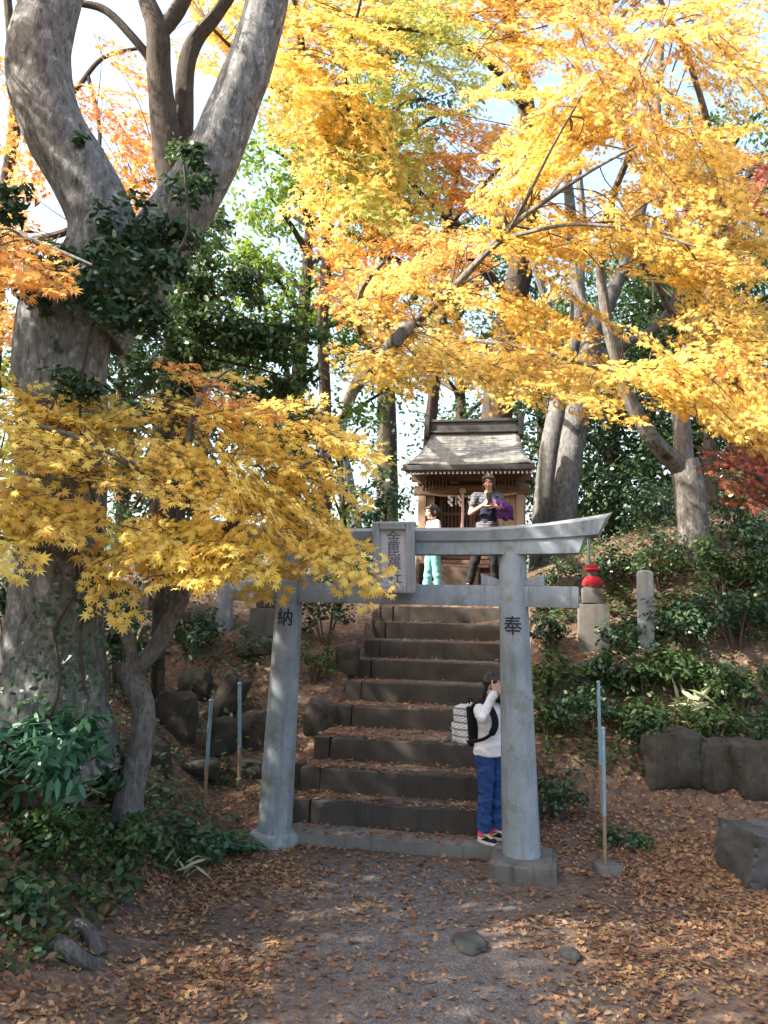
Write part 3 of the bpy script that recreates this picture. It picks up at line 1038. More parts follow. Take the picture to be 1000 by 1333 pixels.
    for x in (-.33, -.17, 0.0, .13, .45):
        mb = MB()
        z = 1.70; xx = x
        for k in range(4):
            w = .042; h = .05
            dx = .018 * (1 if k % 2 else -1)
            vs = [(xx + dx - w / 2, -.125 - .004 * k, z), (xx + dx + w / 2, -.118 - .004 * k, z), (xx + dx + w / 2 + .01, -.12 - .004 * k, z - h), (xx + dx - w / 2 + .01, -.127 - .004 * k, z - h)]
            vs += [(p[0], p[1] + .002, p[2]) for p in vs]
            mb.add(vs, [(0, 3, 2, 1), (4, 5, 6, 7), (0, 1, 5, 4), (1, 2, 6, 5), (2, 3, 7, 6), (3, 0, 4, 7)])
            z -= h * .85
        mb.build('paper_streamer', M['paper'], rp, smooth=False)
    mb = MB()
    bell_pts = [(-.12, -.16, 1.72), (-.115, -.165, 1.4), (-.125, -.16, 1.1), (-.12, -.16, .78)]
    mb.tube(bell_pts, [.02, .024, .028, .036], 8)
    mb.build('bell_rope', M['pale_pink'], t)
    mb = MB(); mb.ell((-.12, -.16, 1.77), (.055, .055, .055)); mb.build('bell', M['rope'], t)
    mb = MB()
    mb.box((-.12, -.62, .35), (.62, .32, .30), None, .01)
    for k in range(7): mb.box((-.12, -.74 + k * .04, .515), (.58, .018, .03), None, 0)
    mb.build('offering_box', M['wood_dark'], t)
build_shrine()

# ================================================================== guardian statues, posts, rocks, poles
def statue(name, label, px, py, dark, tilt=0):
    g = hit(px, py)
    Y = g.y
    s = mpp(Y) * .93
    t = thing(name, label, 'statue', g, R(-8), 'stone guardian statues beside the stairs')
    mb = MB()
    mb.box((0, 0, .14), (40 * s, 34 * s, .52), None, .012, rng, .008)
    mb.build('pedestal', M['pedestal'], t)
    z = .40
    mb = MB(); mb.box((0, 0, z + 11 * s), (29 * s, 27 * s, 22 * s), None, .015, rng, .01)
    mb.build('upper_block', M['pedestal'], t)
    z += 22 * s
    mb = MB()
    mb.lathe([(11 * s, 0), (12.5 * s, 3 * s), (12 * s, 9 * s), (9 * s, 14 * s), (5.2 * s, 16 * s), (5.2 * s, 17 * s), (6.6 * s, 19 * s), (7 * s, 22 * s), (6.2 * s, 26 * s), (4 * s, 29 * s), (1 * s, 30 * s)], 20, (0, 0, z))
    mb.ell((0, -6.8 * s, z + 21.5 * s), (1.2 * s, 1.4 * s, 1.4 * s))
    for q in (-1, 1): mb.ell((q * 6.8 * s, 0, z + 22 * s), (.9 * s, 1.5 * s, 2.6 * s))
    mb.build('body', M['pedestal'], t)
    mb = MB()
    pr = [(13.6 * s, 3.5 * s), (14.2 * s, 5 * s), (12.5 * s, 11 * s), (9 * s, 15 * s), (6 * s, 16.6 * s), (5.6 * s, 16.2 * s)]
    n = 28; vs = []; fs = []
    for i, (r, zz) in enumerate(pr):
        for j in range(n):
            a = 2 * math.pi * j / n
            w = 1 + .05 * math.sin(a * 7) * (1 - i / 5)
            vs.append((r * w * math.cos(a), r * w * math.sin(a), z + zz + .5 * s * math.sin(a * 5)))
    for i in range(len(pr) - 1):
        for j in range(n):
            j2 = (j + 1) % n
            fs.append((i * n + j, i * n + j2, (i + 1) * n + j2, (i + 1) * n + j))
    mb.add(vs, fs)
    mb.build('red_bib', M['redcloth'], t)
    mb = MB()
    mb.lathe([(6.5 * s, 24 * s), (11.5 * s, 24.6 * s), (12 * s, 25.6 * s), (8.2 * s, 28 * s), (7.4 * s, 31 * s), (4 * s, 33 * s), (.5 * s, 33.6 * s)], 22, (0, 0, z))
    mb.build('red_hat', M['redcloth'], t)
statue('guardian_statue', 'small stone guardian in a red hat and bib right of the torii', 772, 834, False)
statue('guardian_statue', 'small stone guardian in red cloth behind the left torii pillar', 347, 836, True)
def slab_under():
    g = hit(336, 842)
    t = MB(); t.box((0, 0, .02), (.44, .36, .2), Matrix.Rotation(R(6), 3, 'Z'), .02, rng, .012)
    o = t.build('stone_slab', M['pedestal'])
    o.location = g
    tag(o, 'low dark stone slab on the slope behind the left torii pillar', 'stone slab')
slab_under()

def stone_post(label, px, py, wpx, hpx, rot):
    g = hit(px, py); s = mpp(g.y)
    mb = MB()
    mb.box((0, 0, hpx * s / 2 - .1), (wpx * s, wpx * s * .9, hpx * s + .2), None, .02, rng, .006)
    # chamfered head
    h = hpx * s
    mb.lathe([(wpx * s * .5, h - .005), (wpx * s * .42, h + .012), (wpx * s * .2, h + .02), (.001, h + .022)], 16)
    o = mb.build('stone_post', M['post_stone'])
    o.location = g; o.rotation_euler = (0, 0, rot)
    tag(o, label, 'stone post', 'stone posts flanking the stairs')
stone_post('square grey stone post standing among the shrubs on the right slope', 841, 842, 20, 95, R(-14))
stone_post('square grey stone post left of the torii behind the yellow spray', 292, 818, 19, 80, R(-6))

def rock(name, label, c, size, rot=0.0, seed=0, mat='rock', tilt=0.0, cat='rock', group=None, sink=.25, blocky=.55):
    mb = MB()
    vs = []; fs = []
    bm = bmesh.new()
    bmesh.ops.create_icosphere(bm, subdivisions=4, radius=1)
    for v in bm.verts:
        p = v.co.copy()
        # towards a block
        mx = max(abs(p.x), abs(p.y), abs(p.z))
        q = p / mx * .85
        p = p.lerp(q, blocky)
        n = mnoise.noise(p * 1.1 + Vector((seed * 3.1, seed, 0)))
        cell = mnoise.cell(p * 1.6 + Vector((seed, 0, 0)))
        p *= 1 + .22 * n + .07 * mnoise.noise(p * 3.4 + Vector((seed, 5, 0))) + .02 * mnoise.noise(p * 11)
        v.co = Vector((p.x * size[0] / 2, p.y * size[1] / 2, p.z * size[2] / 2))
    bm.verts.index_update()
    mb.add([v.co for v in bm.verts], [[v.index for v in f.verts] for f in bm.faces])
    bm.free()
    o = mb.build(name, M[mat])
    o.location = Vector(c) + Vector((0, 0, size[2] * (.5 - sink)))
    o.rotation_euler = (0, tilt, rot)
    tag(o, label, cat, group)
    return o
# (px of base, py of base, width px, height px, tilt, label)
ROCKS = [
    (878, 1006, 82, 66, 0, 'largest tan block of the low stone wall on the right slope'),
    (930, 1012, 66, 58, 5, 'tan stone in the right slope wall beside its largest block'),
    (985, 1016, 76, 66, -4, 'dark tan wall stone under the shrubs at the right edge'),
    (941, 905, 28, 52, 3, 'narrow upright grey stone in the right slope shrubs'),
    (741, 912, 62, 40, 0, 'rounded mossy stone half hidden by shrubs right of the pillar'),
    (294, 932, 40, 74, 28, 'long pale stone leaning on the left slope'),
    (290, 978, 36, 52, 4, 'rounded grey stone below the leaning slab, left slope'),
    (334, 966, 50, 48, -14, 'tilted stone right against the left torii pillar'),
    (228, 950, 58, 62, 6, 'dark mossy boulder behind the crooked maple trunk'),
    (256, 905, 44, 40, -8, 'small dark stone above the mossy boulder, left slope'),
    (418, 948, 50, 44, 3, 'squarish grey stone beside the middle steps'),
    (452, 868, 34, 34, 3, 'small grey stone beside the upper steps left side'),
    (256, 1006, 66, 22, 0, 'low flat kerb stone left of the two blue poles'),
    (322, 1004, 56, 20, 0, 'low flat kerb stone behind the taller left pole'),
    (392, 1025, 26, 40, 6, 'upright edging stone at the left end of the lower steps'),
    (205, 1000, 36, 40, -6, 'dark stone at the foot of the left slope near the maple'),
    (745, 772, 40, 26, 0, 'flat stone behind the right end of the tie beam'),
    (905, 735, 40, 26, 0, 'brown stone at the foot of the forked tree'),
    (714, 790, 40, 30, 0, 'mossy stone right of the top steps'),
]
for i, (px, py, w, h, tl, lab) in enumerate(ROCKS):
    g = hit(px, py); s = mpp(g.y)
    rock('rock', lab, g, (w * s, w * s * .75, h * s * 1.25), rng.uniform(-.4, .4), i + 1, 'rock', R(tl), sink=.33, blocky=.6)
g = hit(1004, 1140); s = mpp(g.y)
rock('boulder', 'big dark flat topped block stone at the right edge of the path', g, (116 * s, 90 * s, 80 * s), R(10), 41, 'dark_stone', R(3), 'rock', None, .2, .9)
for i, (px, py, w, lab) in enumerate([(612, 1232, 42, 'flat grey stone sunk in the path below the plinth'), (487, 1246, 0, ''), (742, 1246, 22, 'small flat stone in the path right of the sunken one')]):
    if w:
        g = hit(px, py); s = mpp(g.y)
        rock('flat_stone', lab, g, (w * s, w * s * 1.5, .07), rng.uniform(-.4, .4), 60 + i, 'dark_stone', 0, 'stone', None, .36, .3)

def pole(label, bx, by, tx, ty, rpx, block=False):
    g = hit(bx, by); s = mpp(g.y)
    top = P(tx, ty, g.y)
    t = thing('metal_pole', label, 'pole', g, 0, 'thin metal poles beside the stairs')
    v = top - g
    mb = MB(); mb.tube([v * .0 - Vector((0, 0, .1)), v * .40], rpx * s * .92, 10); mb.build('lower_pipe', M['rust'], t)
    mb = MB(); mb.tube([v * .38, v * .7, v], rpx * s, 10)
    mb.ell(v, (rpx * s * 1.25, rpx * s * 1.25, rpx * s * .9), None, 10, 6)
    mb.build('upper_pipe', M['pipe'], t)
    if block:
        mb = MB(); mb.box((.01, 0, .01), (33 * s, 26 * s, .1), Matrix.Rotation(R(8), 3, 'Z'), .02, rng, .01)
        mb.build('concrete_foot', M['pedestal'], t)
pole('thin blue grey pole, the shorter one left of the stairs', 266, 1048, 275, 912, 2.6)
pole('thin blue grey pole nearest the left torii pillar', 312, 1026, 312, 890, 2.6)
pole('tall thin pole rising before the right shrubs', 783, 1062, 779, 888, 2.2)
pole('thin pole on a concrete foot right of the torii', 788, 1134, 785, 948, 2.6, True)
pole('thin brown stake standing behind the right lintel end', 768, 778, 766, 700, 2.2)

# ================================================================== PEOPLE (local frame: facing -Y, feet at z = 0)
def hand(mb, wrist, d, pn, s, curl=.5, side=1):
    """palm and five fingers; d = direction of the hand, pn = direction the palm faces, side = thumb side (+1/-1 along d x pn)"""
    d = Vector(d).normalized(); pn = Vector(pn); pn = (pn - d * pn.dot(d)).normalized()
    x = d.cross(pn) * side
    w = Vector(wrist)
    for k in range(4):
        o = (1.5 - k) * .018 * s
        mb.cap(w + x * o * .55 + d * .008 * s, .014 * s, w + x * o + d * .078 * s, .0115 * s, 8)
    for k, L in enumerate((.066, .074, .069, .054)):
        o = (1.5 - k) * .0195 * s
        p = w + x * o + d * .080 * s
        a = 0
        dd = d + x * (1.5 - k) * .06
        for j, f in enumerate((.45, .32, .26)):
            a += curl * (.55 + .25 * j)
            q = p + (dd.normalized() * math.cos(a) + pn * math.sin(a)) * L * f * s
            mb.cap(p, (.0088 - .0012 * j) * s, q, (.0080 - .0012 * j) * s, 8)
            p = q
    p = w + x * .026 * s + d * .022 * s
    for j, (L, f) in enumerate(((.040, .8), (.030, .45), (.024, .25))):
        q = p + (d * (.55 + .2 * j) + x * (.8 - .25 * j) + pn * (.25 + .25 * curl)).normalized() * L * s
        mb.cap(p, (.0115 - .0015 * j) * s, q, (.0100 - .0015 * j) * s, 8)
        p = q

def face_shapes(mb, c, s, Mh):
    def e(o, r, n=14): mb.ell(Vector(c) + Mh @ (Vector(o) * s), (r[0] * s, r[1] * s, r[2] * s), Mh, n, 9)
    e((0, .008, .022), (.073, .092, .088), 20)
    e((0, -.022, -.035), (.060, .066, .066), 18)
    e((0, -.052, -.078), (.030, .030, .026))
    e((0, -.091, -.012), (.0105, .016, .022)); e((0, -.097, -.026), (.015, .013, .011))
    for q in (-1, 1):
        e((q * .073, .012, -.005), (.010, .020, .030))
        e((q * .036, -.066, -.030), (.026, .024, .024))
        e((q * .030, -.083, .030), (.022, .010, .009))
    e((0, -.086, -.052), (.024, .012, .012))

def shoe(t, ankle, yaw, s, m_up, m_sole, mark=None, sock=None):
    Mr = Matrix.Rotation(yaw, 3, 'Z')
    a = Vector((ankle[0], ankle[1], 0))
    def T(v): return a + Mr @ (Vector(v) * s)
    mb = MB()
    mb.cap(T((0, .030, .045)), .036 * s, T((0, -.07, .040)), .036 * s, 14)
    mb.cap(T((0, -.07, .036)), .036 * s, T((0, -.135, .030)), .027 * s, 14)
    mb.cap(T((0, .022, .06)), .034 * s, T((0, .012, .09)), .033 * s, 14)
    up = mb.build('shoe', m_up, t, remesh=.006 * s + .001, smooth_it=4)
    mb = MB()
    out = []
    for i in range(28):
        b = 2 * math.pi * i / 28
        y = -.052 + .118 * math.cos(b); x = (.043 - .006 * math.cos(b)) * math.sin(b)
        out.append((x, y))
    n = len(out)
    vs = [T((x, y, 0)) for x, y in out] + [T((x, y, .024)) for x, y in out]
    mb.add(vs, [(i, (i + 1) % n, n + (i + 1) % n, n + i) for i in range(n)] + [tuple(range(n))[::-1], tuple(range(n, 2 * n))])
    mb.build('sole', m_sole, up)
    if mark is not None:
        for q in (-1, 1):
            mb = MB()
            pts = [T((q * .0385, .035, .052)), T((q * .0395, .005, .036)), T((q * .0395, -.02, .044)), T((q * .0385, -.055, .062))]
            qq, rr = catmull(pts, [.003 * s, .008 * s, .006 * s, .002 * s], .006)
            mb.tube(qq, rr, 6)
            mb.build('curved_mark', mark, up)
    if sock is not None:
        mb = MB(); mb.cap(T((0, .008, .062)), .043 * s, T((0, .010, .15)), .040 * s, 14)
        mb.build('sock', sock, t)

def person(label, loc, yaw, H, head_s, J, hair, top, bottom, girl=True):
    """J: joints. Builds body, face, hair, shirt, trousers"""
    t = thing('person', label, 'person', loc, yaw)
    hc = Vector(J['head']); Mh = Matrix.Rotation(J.get('hyaw', 0), 3, 'Z') @ Matrix.Rotation(J.get('hpitch', 0), 3, 'X')
    k = H / 1.6
    tw = J.get('tw', 1.0)
    mb = MB()
    # torso, neck
    sh = J['sh']; hip = J['hip']
    zc = (Vector(sh[0]) + Vector(sh[1])) / 2; zh = (Vector(hip[0]) + Vector(hip[1])) / 2
    mid = zc.lerp(zh, .5)
    mb.cap(zc + Vector((-.045 * k * tw, .0, -.06 * k)), .085 * k * tw, zc + Vector((.045 * k * tw, 0, -.06 * k)), .085 * k * tw, 16)
    mb.cap(zc + Vector((0, 0, -.08 * k)), .105 * k * tw, mid, .088 * k * tw, 16)
    mb.cap(mid, .088 * k * tw, zh + Vector((0, 0, .02)), .105 * k * tw, 16)
    mb.cap(zh + Vector((-.04 * k, 0, .02)), .09 * k * tw, zh + Vector((.04 * k, 0, .02)), .09 * k * tw, 16)
    mb.cap(zc + Vector((0, .005, .0)), .052 * k, hc + Mh @ (Vector((0, .02, -.05)) * head_s), .046 * head_s, 14)
    face_shapes(mb, hc, head_s, Mh)
    for i in (0, 1):
        mb.cap(zc + Vector((0, 0, -.01)), .048 * k, sh[i], .046 * k, 12)
        mb.cap(sh[i], .044 * k, J['el'][i], .036 * k, 12)
        mb.cap(J['el'][i], .036 * k, J['wr'][i], .024 * k, 12)
        d = Vector(J['hd'][i]); hand(mb, J['wr'][i], d, J['hn'][i], k * .98, J['curl'][i], J['ts'][i])
        mb.cap(hip[i], .078 * k * tw, J['kn'][i], .052 * k, 12)
        mb.cap(J['kn'][i], .052 * k, J['an'][i], .033 * k, 12)
        a = Vector(J['an'][i]); fd = J['fd'][i]
        mb.cap(a, .03 * k, a + Vector((math.sin(fd) * .09, -math.cos(fd) * .09, -a.z + .035)) * 1.0, .026 * k, 10)
    body = mb.build('body', M['skin'], t, remesh=.0046, smooth_it=3)
    for q in (-1, 1):
        for nm, o_, r_ in (('eye', (q * .030, -.084, .008), (.0125, .006, .0062)), ('eyebrow', (q * .031, -.090, .033), (.016, .004, .0032))):
            mb = MB(); mb.ell(hc + Mh @ (Vector(o_) * head_s), tuple(x * head_s for x in r_), Mh, 10, 6); mb.build(nm, M['eye'], body)
    mb = MB(); mb.ell(hc + Mh @ (Vector((0, -.0965, -.0515)) * head_s), (.019 * head_s, .005 * head_s, .0055 * head_s), Mh, 10, 6); mb.build('mouth', M['lip'], body)
    return t, body, hc, Mh, zc, zh, mid, k, tw

def hair_cap(t, hc, s, Mh, mat, bob=True, tail=None, fringe=.045):
    mb = MB()
    def e(o, r): mb.ell(hc + Mh @ (Vector(o) * s), (r[0] * s, r[1] * s, r[2] * s), Mh, 20, 12)
    e((0, .022, .040), (.084, .094, .088))
    e((0, .040, .0), (.080, .080, .085))
    for q in (-1, 1):
        e((q * .048, -.048, .060), (.038, .040, .032))
        e((q * .066, -.030, .020), (.018, .040, .060))
    e((0, -.060, .068), (.048, .028, .026))
    for q in (-1, 1): e((q * .068, -.012, -.030), (.015, .034, .060))
    if bob:
        e((0, .050, -.055), (.074, .060, .060))
        for q in (-1, 1): e((q * .070, .010, -.050), (.020, .046, .065))
    if tail:
        p = [hc + Mh @ (Vector(v) * s) for v in tail]
        for i in range(len(p) - 1):
            mb.cap(p[i], (.030 - .004 * i) * s, p[i + 1], (.026 - .004 * i) * s, 10)
    return wrinkle(mb.build('hair', mat, t, remesh=.005, smooth_it=4), .010, 30, 4, 3)

def shirt(t, nm, mat, zc, zh, mid, k, tw, sh, el, wr, hem, sleeve, grow=.014, neck=True, cuff=None):
    mb = MB(); g = grow
    mb.cap(zc + Vector((-.048 * k * tw, .0, -.06 * k)), .085 * k * tw + g, zc + Vector((.048 * k * tw, 0, -.06 * k)), .085 * k * tw + g, 18)
    mb.cap(zc + Vector((0, 0, -.08 * k)), .105 * k * tw + g, mid, .092 * k * tw + g, 18)
    mb.cap(mid, .092 * k * tw + g, Vector((zh.x, zh.y, hem + .10 * k)), .105 * k * tw + g, 18)
    # flat hem
    mb.lathe([(.112 * k * tw + g, hem), (.118 * k * tw + g, hem + .01), (.110 * k * tw + g, hem + .12 * k), (.03, hem + .13 * k)], 28, (zh.x, zh.y, 0), Matrix.Diagonal((1.36, 1.12, 1)))
    for i in (0, 1):
        mb.cap(zc + Vector((0, 0, -.012)), .050 * k + g * .7, sh[i], .050 * k + g * .6, 12)
        e = Vector(el[i]); s_ = Vector(sh[i]); w = Vector(wr[i])
        if sleeve <= .6:
            mb.cap(s_, .046 * k + g * .8, s_.lerp(e, sleeve), .043 * k + g, 12)
        else:
            mb.cap(s_, .044 * k + g * .8, e, .036 * k + g * .8, 12)
            mb.cap(e, .036 * k + g * .8, e.lerp(w, .97), .026 * k + g * .55, 12)
    return mb.build(nm, mat, t, remesh=.006, smooth_it=4)

def trousers(t, mat, hip, kn, an, k, tw, wz, hemz, g=.012, flare=.008):
    mb = MB()
    c = (Vector(hip[0]) + Vector(hip[1])) / 2
    mb.cap(c + Vector((-.042 * k, 0, .03)), .094 * k * tw + g, c + Vector((.042 * k, 0, .03)), .094 * k * tw + g, 18)
    mb.lathe([(.106 * k * tw + g, c.z), (.104 * k * tw + g, wz)], 26, (c.x, c.y, 0), Matrix.Diagonal((1.22, 1, 1)))
    for i in (0, 1):
        h, q, a = Vector(hip[i]), Vector(kn[i]), Vector(an[i])
        mb.cap(h, .080 * k * tw + g, q, .055 * k + g, 16)
        f = (q.z - hemz) / max(1e-3, q.z - a.z)
        e = q.lerp(a, f)
        n = 7
        pts = [q.lerp(e, j / n) + Vector((.004 * math.sin(j * 2.3), .005 * math.cos(j * 1.7), 0)) for j in range(n + 1)]
        rad = [.055 * k + g + (.040 * k + g + flare - .055 * k - g) * j / n + .004 * math.sin(j * 2.6 + i) for j in range(n + 1)]
        mb.tube(pts, rad, 18)
    return mb.build('trousers', mat, t, remesh=.006, smooth_it=3)

def wrinkle(o, amp, fx, fz, seed=0.0):
    me = o.data
    n = len(me.vertices)
    co = np.empty(n * 3, np.float32); no = np.empty(n * 3, np.float32)
    me.vertices.foreach_get('co', co); me.vertex_normals.foreach_get('vector', no)
    co = co.reshape(-1, 3); no = no.reshape(-1, 3)
    d = np.array([mnoise.noise((p[0] * fx + seed, p[1] * fx, p[2] * fz + 1.5 * math.sin(p[0] * 9 + p[2] * 3))) + .5 * mnoise.noise((p[0] * fx * 2.1, p[1] * fx * 2.1 + seed, p[2] * fz * 2.3)) for p in co])
    d = np.where(d > 0, d, d * .6)
    co = co + no * (d[:, None] * amp)
    me.vertices.foreach_set('co', co.ravel().astype(np.float32)); me.update()
    return o

# --- girl half hidden by the right pillar
def girl():
    px = 637
    z = STEP_Z[0] + .002
    d = ray(px, 1094)
    g = CAM + d * ((z - CAM_H) / d.z)
    H = 1.30; hs = .92
    J = dict(head=(0.0, -.02, 1.175), hyaw=R(-42), hpitch=R(4), tw=1.0,
             sh=[(-.135, .01, 1.005), (.135, .01, 1.005)], hip=[(-.066, .0, .655), (.066, 0, .655)],
             el=[(-.275, -.115, .975), (.15, .03, .80)], wr=[(-.165, -.145, 1.155), (.13, -.06, .66)],
             hd=[(.075, -.015, .065), (.0, -.03, -.08)], hn=[(.25, .95, -.1), (-1, 0, 0)], curl=[.22, .3], ts=[1, 1],
             kn=[(-.068, -.015, .36), (.068, -.02, .36)], an=[(-.070, .01, .065), (.072, .01, .065)], fd=[R(-6), R(8)])
    t, body, hc, Mh, zc, zh, mid, k, tw = person('girl in white top and jeans with a backpack peeking from behind the right pillar', (g.x, g.y, z), R(48), H, hs, J, None, None, None)
    hair_cap(t, hc, hs, Mh, M['hair'], True)
    wrinkle(shirt(t, 'white_top', M['white_knit'], zc, zh, mid, k, tw, J['sh'], J['el'], J['wr'], .655, 1.0, .014), .011, 12, 16, 1)
    wrinkle(trousers(t, M['denim'], J['hip'], J['kn'], J['an'], k, tw, .70, .085, .013, .010), .014, 9, 15, 4)
    for i in (0, 1):
        shoe(t, J['an'][i], J['fd'][i], .84, M['black_cloth'], M['sole'], M['lime'], M['pink'])
    # backpack
    mb = MB()
    mb.box((0, .205, .865), (.245, .145, .32), Matrix.Rotation(R(-6), 3, 'X'), .05)
    bp = wrinkle(mb.build('backpack', M['pack'], t, remesh=.006, smooth_it=3), .014, 9, 9, 8)
    bp['label'] = 'white and teal patterned backpack'
    mb = MB(); mb.box((0, .285, .805), (.195, .06, .16), Matrix.Rotation(R(-6), 3, 'X'), .025)
    mb.build('front_pocket', M['pack'], bp, remesh=.005, smooth_it=2)
    mb = MB(); mb.box((0, .128, .865), (.23, .018, .31), Matrix.Rotation(R(-6), 3, 'X'), .008); mb.build('back_panel', M['black_cloth'], bp)
    mb = MB(); q, rr = catmull([(-.03, .18, 1.03), (-.02, .19, 1.065), (.02, .19, 1.065), (.03, .18, 1.03)], [.007] * 4, .01); mb.tube(q, rr, 8); mb.build('grab_loop', M['black_cloth'], bp)
    mb = MB(); mb.tube([(-.1, .318, .83), (.1, .318, .83)], .004, 6); mb.build('zip', M['pale_pink'], bp)
    for s in (-1, 1):
        mb = MB()
        ctrl = [(s * .085, .13, 1.005), (s * .100, .05, 1.072), (s * .105, -.055, 1.045), (s * .112, -.122, .95), (s * .125, -.115, .86), (s * .138, -.03, .79), (s * .12, .13, .745)]
        q, rr = catmull(ctrl, [1] * len(ctrl), .02)
        vs = []; fs = []
        for i, p in enumerate(q):
            w = .026 if i < len(q) * .62 else .012
            tg = (q[min(i + 1, len(q) - 1)] - q[max(0, i - 1)]).normalized()
            outw = Vector((p.x - 0, p.y - 0, (p.z - .93) * .8)).normalized()
            sd_ = tg.cross(outw).normalized(); outw = sd_.cross(tg)
            vs += [p + sd_ * w + outw * .006, p - sd_ * w + outw * .006, p - sd_ * w - outw * .006, p + sd_ * w - outw * .006]
        n = len(q)
        for i in range(n - 1):
            for j in range(4):
                j2 = (j + 1) % 4
                fs.append((i * 4 + j, i * 4 + j2, i * 4 + 4 + j2, i * 4 + 4 + j))
        fs += [(3, 2, 1, 0), tuple(4 * (n - 1) + j for j in range(4))]
        mb.add(vs, fs)
        mb.build('shoulder_strap', M['black_cloth'], bp)
girl()

# --- woman with a phone at the top of the stairs
def woman():
    Y = 10.95
    g = on_ground(634, Y); z = max(step_z(g.x, g.y), terrain(g.x, g.y))
    H = 1.56; hs = .98
    J = dict(head=(0.015, -.03, 1.475), hyaw=R(-14), hpitch=R(10), tw=.95,
             sh=[(-.165, .0, 1.285), (.165, .0, 1.285)], hip=[(-.080, 0, .83), (.080, 0, .83)],
             el=[(-.235, -.05, 1.04), (.25, -.05, 1.05)], wr=[(-.075, -.235, 1.13), (.10, -.235, 1.12)],
             hd=[(.10, -.05, .10), (-.11, -.03, .07)], hn=[(.8, .35, .1), (-.6, .55, .1)], curl=[.65, .6], ts=[-1, 1],
             kn=[(-.150, -.03, .45), (.085, -.02, .45)], an=[(-.245, .02, .075), (.10, .03, .075)], fd=[R(-20), R(10)])
    t, body, hc, Mh, zc, zh, mid, k, tw = person('woman in striped top and black trousers holding a phone before the shrine', (g.x, g.y, z), R(-4), H, hs, J, None, None, None)
    hair_cap(t, hc, hs, Mh, M['hair_b'], False, [(.0, .09, .01), (.035, .10, -.05), (.07, .07, -.11), (.085, .03, -.17)])
    wrinkle(shirt(t, 'striped_top', M['stripe'], zc, zh, mid, k, tw, J['sh'], J['el'], J['wr'], .80, .55, .012), .012, 12, 14, 3)
    # dark vest over the front
    mb = MB()
    mb.cap(zc + Vector((0, -.012, -.12)), .115, mid + Vector((0, -.01, 0)), .108, 18)
    mb.cap(mid + Vector((0, -.01, 0)), .108, zh + Vector((0, -.005, .03)), .124, 18)
    wrinkle(mb.build('dark_vest', M['navy_cloth'], t, remesh=.007, smooth_it=4), .012, 12, 14, 5)
    wrinkle(trousers(t, M['black_cloth'], J['hip'], J['kn'], J['an'], k, tw, .87, .07, .012, .006), .011, 8, 9, 7)
    for i in (0, 1): shoe(t, J['an'][i], J['fd'][i], .98, M['black_cloth'], M['sole'])
    mb = MB(); mb.box((.005, -.315, 1.225), (.074, .009, .15), Matrix.Rotation(R(-14), 3, 'X') @ Matrix.Rotation(R(-8), 3, 'Y'), .004)
    o = mb.build('phone', M['black_plastic'], None)
    o.matrix_world = t.matrix_world.copy()
    tag(o, 'black phone held up in the hands of the woman at the top', 'phone')
    mb = MB()
    mb.ell((.19, -.13, 1.13), (.115, .085, .085), Matrix.Rotation(R(28), 3, 'Y'), 20, 12)
    mb.ell((.23, -.08, 1.05), (.075, .075, .12), Matrix.Rotation(R(-8), 3, 'Y'), 20, 12)
    mb.ell((.12, -.17, 1.17), (.08, .05, .045), Matrix.Rotation(R(20), 3, 'Y'), 20, 12)
    for k_ in range(7):
        mb.cap((.10 + .035 * k_, -.205 + .012 * k_, 1.19 - .01 * k_), .022, (.15 + .03 * k_, -.17 + .015 * k_, .98 + .012 * (k_ % 3)), .03, 8)
    o = wrinkle(mb.build('purple_jacket', M['purple'], None, remesh=.007, smooth_it=2), .024, 9, 6, 6)
    o.matrix_world = t.matrix_world.copy()
    tag(o, 'purple jacket hanging over the forearm of the woman with the phone', 'jacket')
woman()

# --- small child in mint trousers
def child():
    Y = 11.15
    g = on_ground(563, Y); z = max(step_z(g.x, g.y), terrain(g.x, g.y))
    H = 1.24; hs = .92
    J = dict(head=(0.0, -.025, 1.115), hyaw=R(0), hpitch=R(3), tw=1.0,
             sh=[(-.120, .0, .955), (.120, .0, .955)], hip=[(-.06, 0, .615), (.06, 0, .615)],
             el=[(-.175, -.02, .77), (.17, .0, .77)], wr=[(-.13, -.16, .71), (.16, -.11, .66)],
             hd=[(.02, -.09, .0), (0, -.05, -.08)], hn=[(.8, 0, -.3), (-1, 0, 0)], curl=[.5, .5], ts=[-1, 1],
             kn=[(-.07, -.03, .34), (.07, .02, .34)], an=[(-.085, -.05, .06), (.085, .05, .06)], fd=[R(-4), R(6)])
    t, body, hc, Mh, zc, zh, mid, k, tw = person('small child in mint trousers with a ponytail facing left before the shrine', (g.x, g.y, z), R(-66), H, hs, J, None, None, None)
    hair_cap(t, hc, hs, Mh, M['hair'], False, [(.0, .10, .05), (.0, .135, .03), (.0, .155, -.03), (.0, .15, -.10)])
    wrinkle(shirt(t, 'white_shirt', M['white_knit'], zc, zh, mid, k, tw, J['sh'], J['el'], J['wr'], .60, .9, .014), .010, 12, 16, 2)
    wrinkle(trousers(t, M['mint'], J['hip'], J['kn'], J['an'], k, tw, .65, .06, .014, .012), .010, 8, 9, 9)
    for i in (0, 1): shoe(t, J['an'][i], J['fd'][i], .78, M['pale_pink'], M['sole'])
child()

# ================================================================== VEGETATION
nr = np.random.default_rng(11)
rg = random.Random(23)

def in_poly(x, y, poly):
    c = False; n = len(poly); j = n - 1
    for i in range(n):
        xi, yi = poly[i]; xj, yj = poly[j]
        if (yi > y) != (yj > y) and x < (xj - xi) * (y - yi) / (yj - yi) + xi: c = not c
        j = i
    return c

def rvec(s=1.0):
    return Vector((rg.gauss(0, s), rg.gauss(0, s), rg.gauss(0, s)))

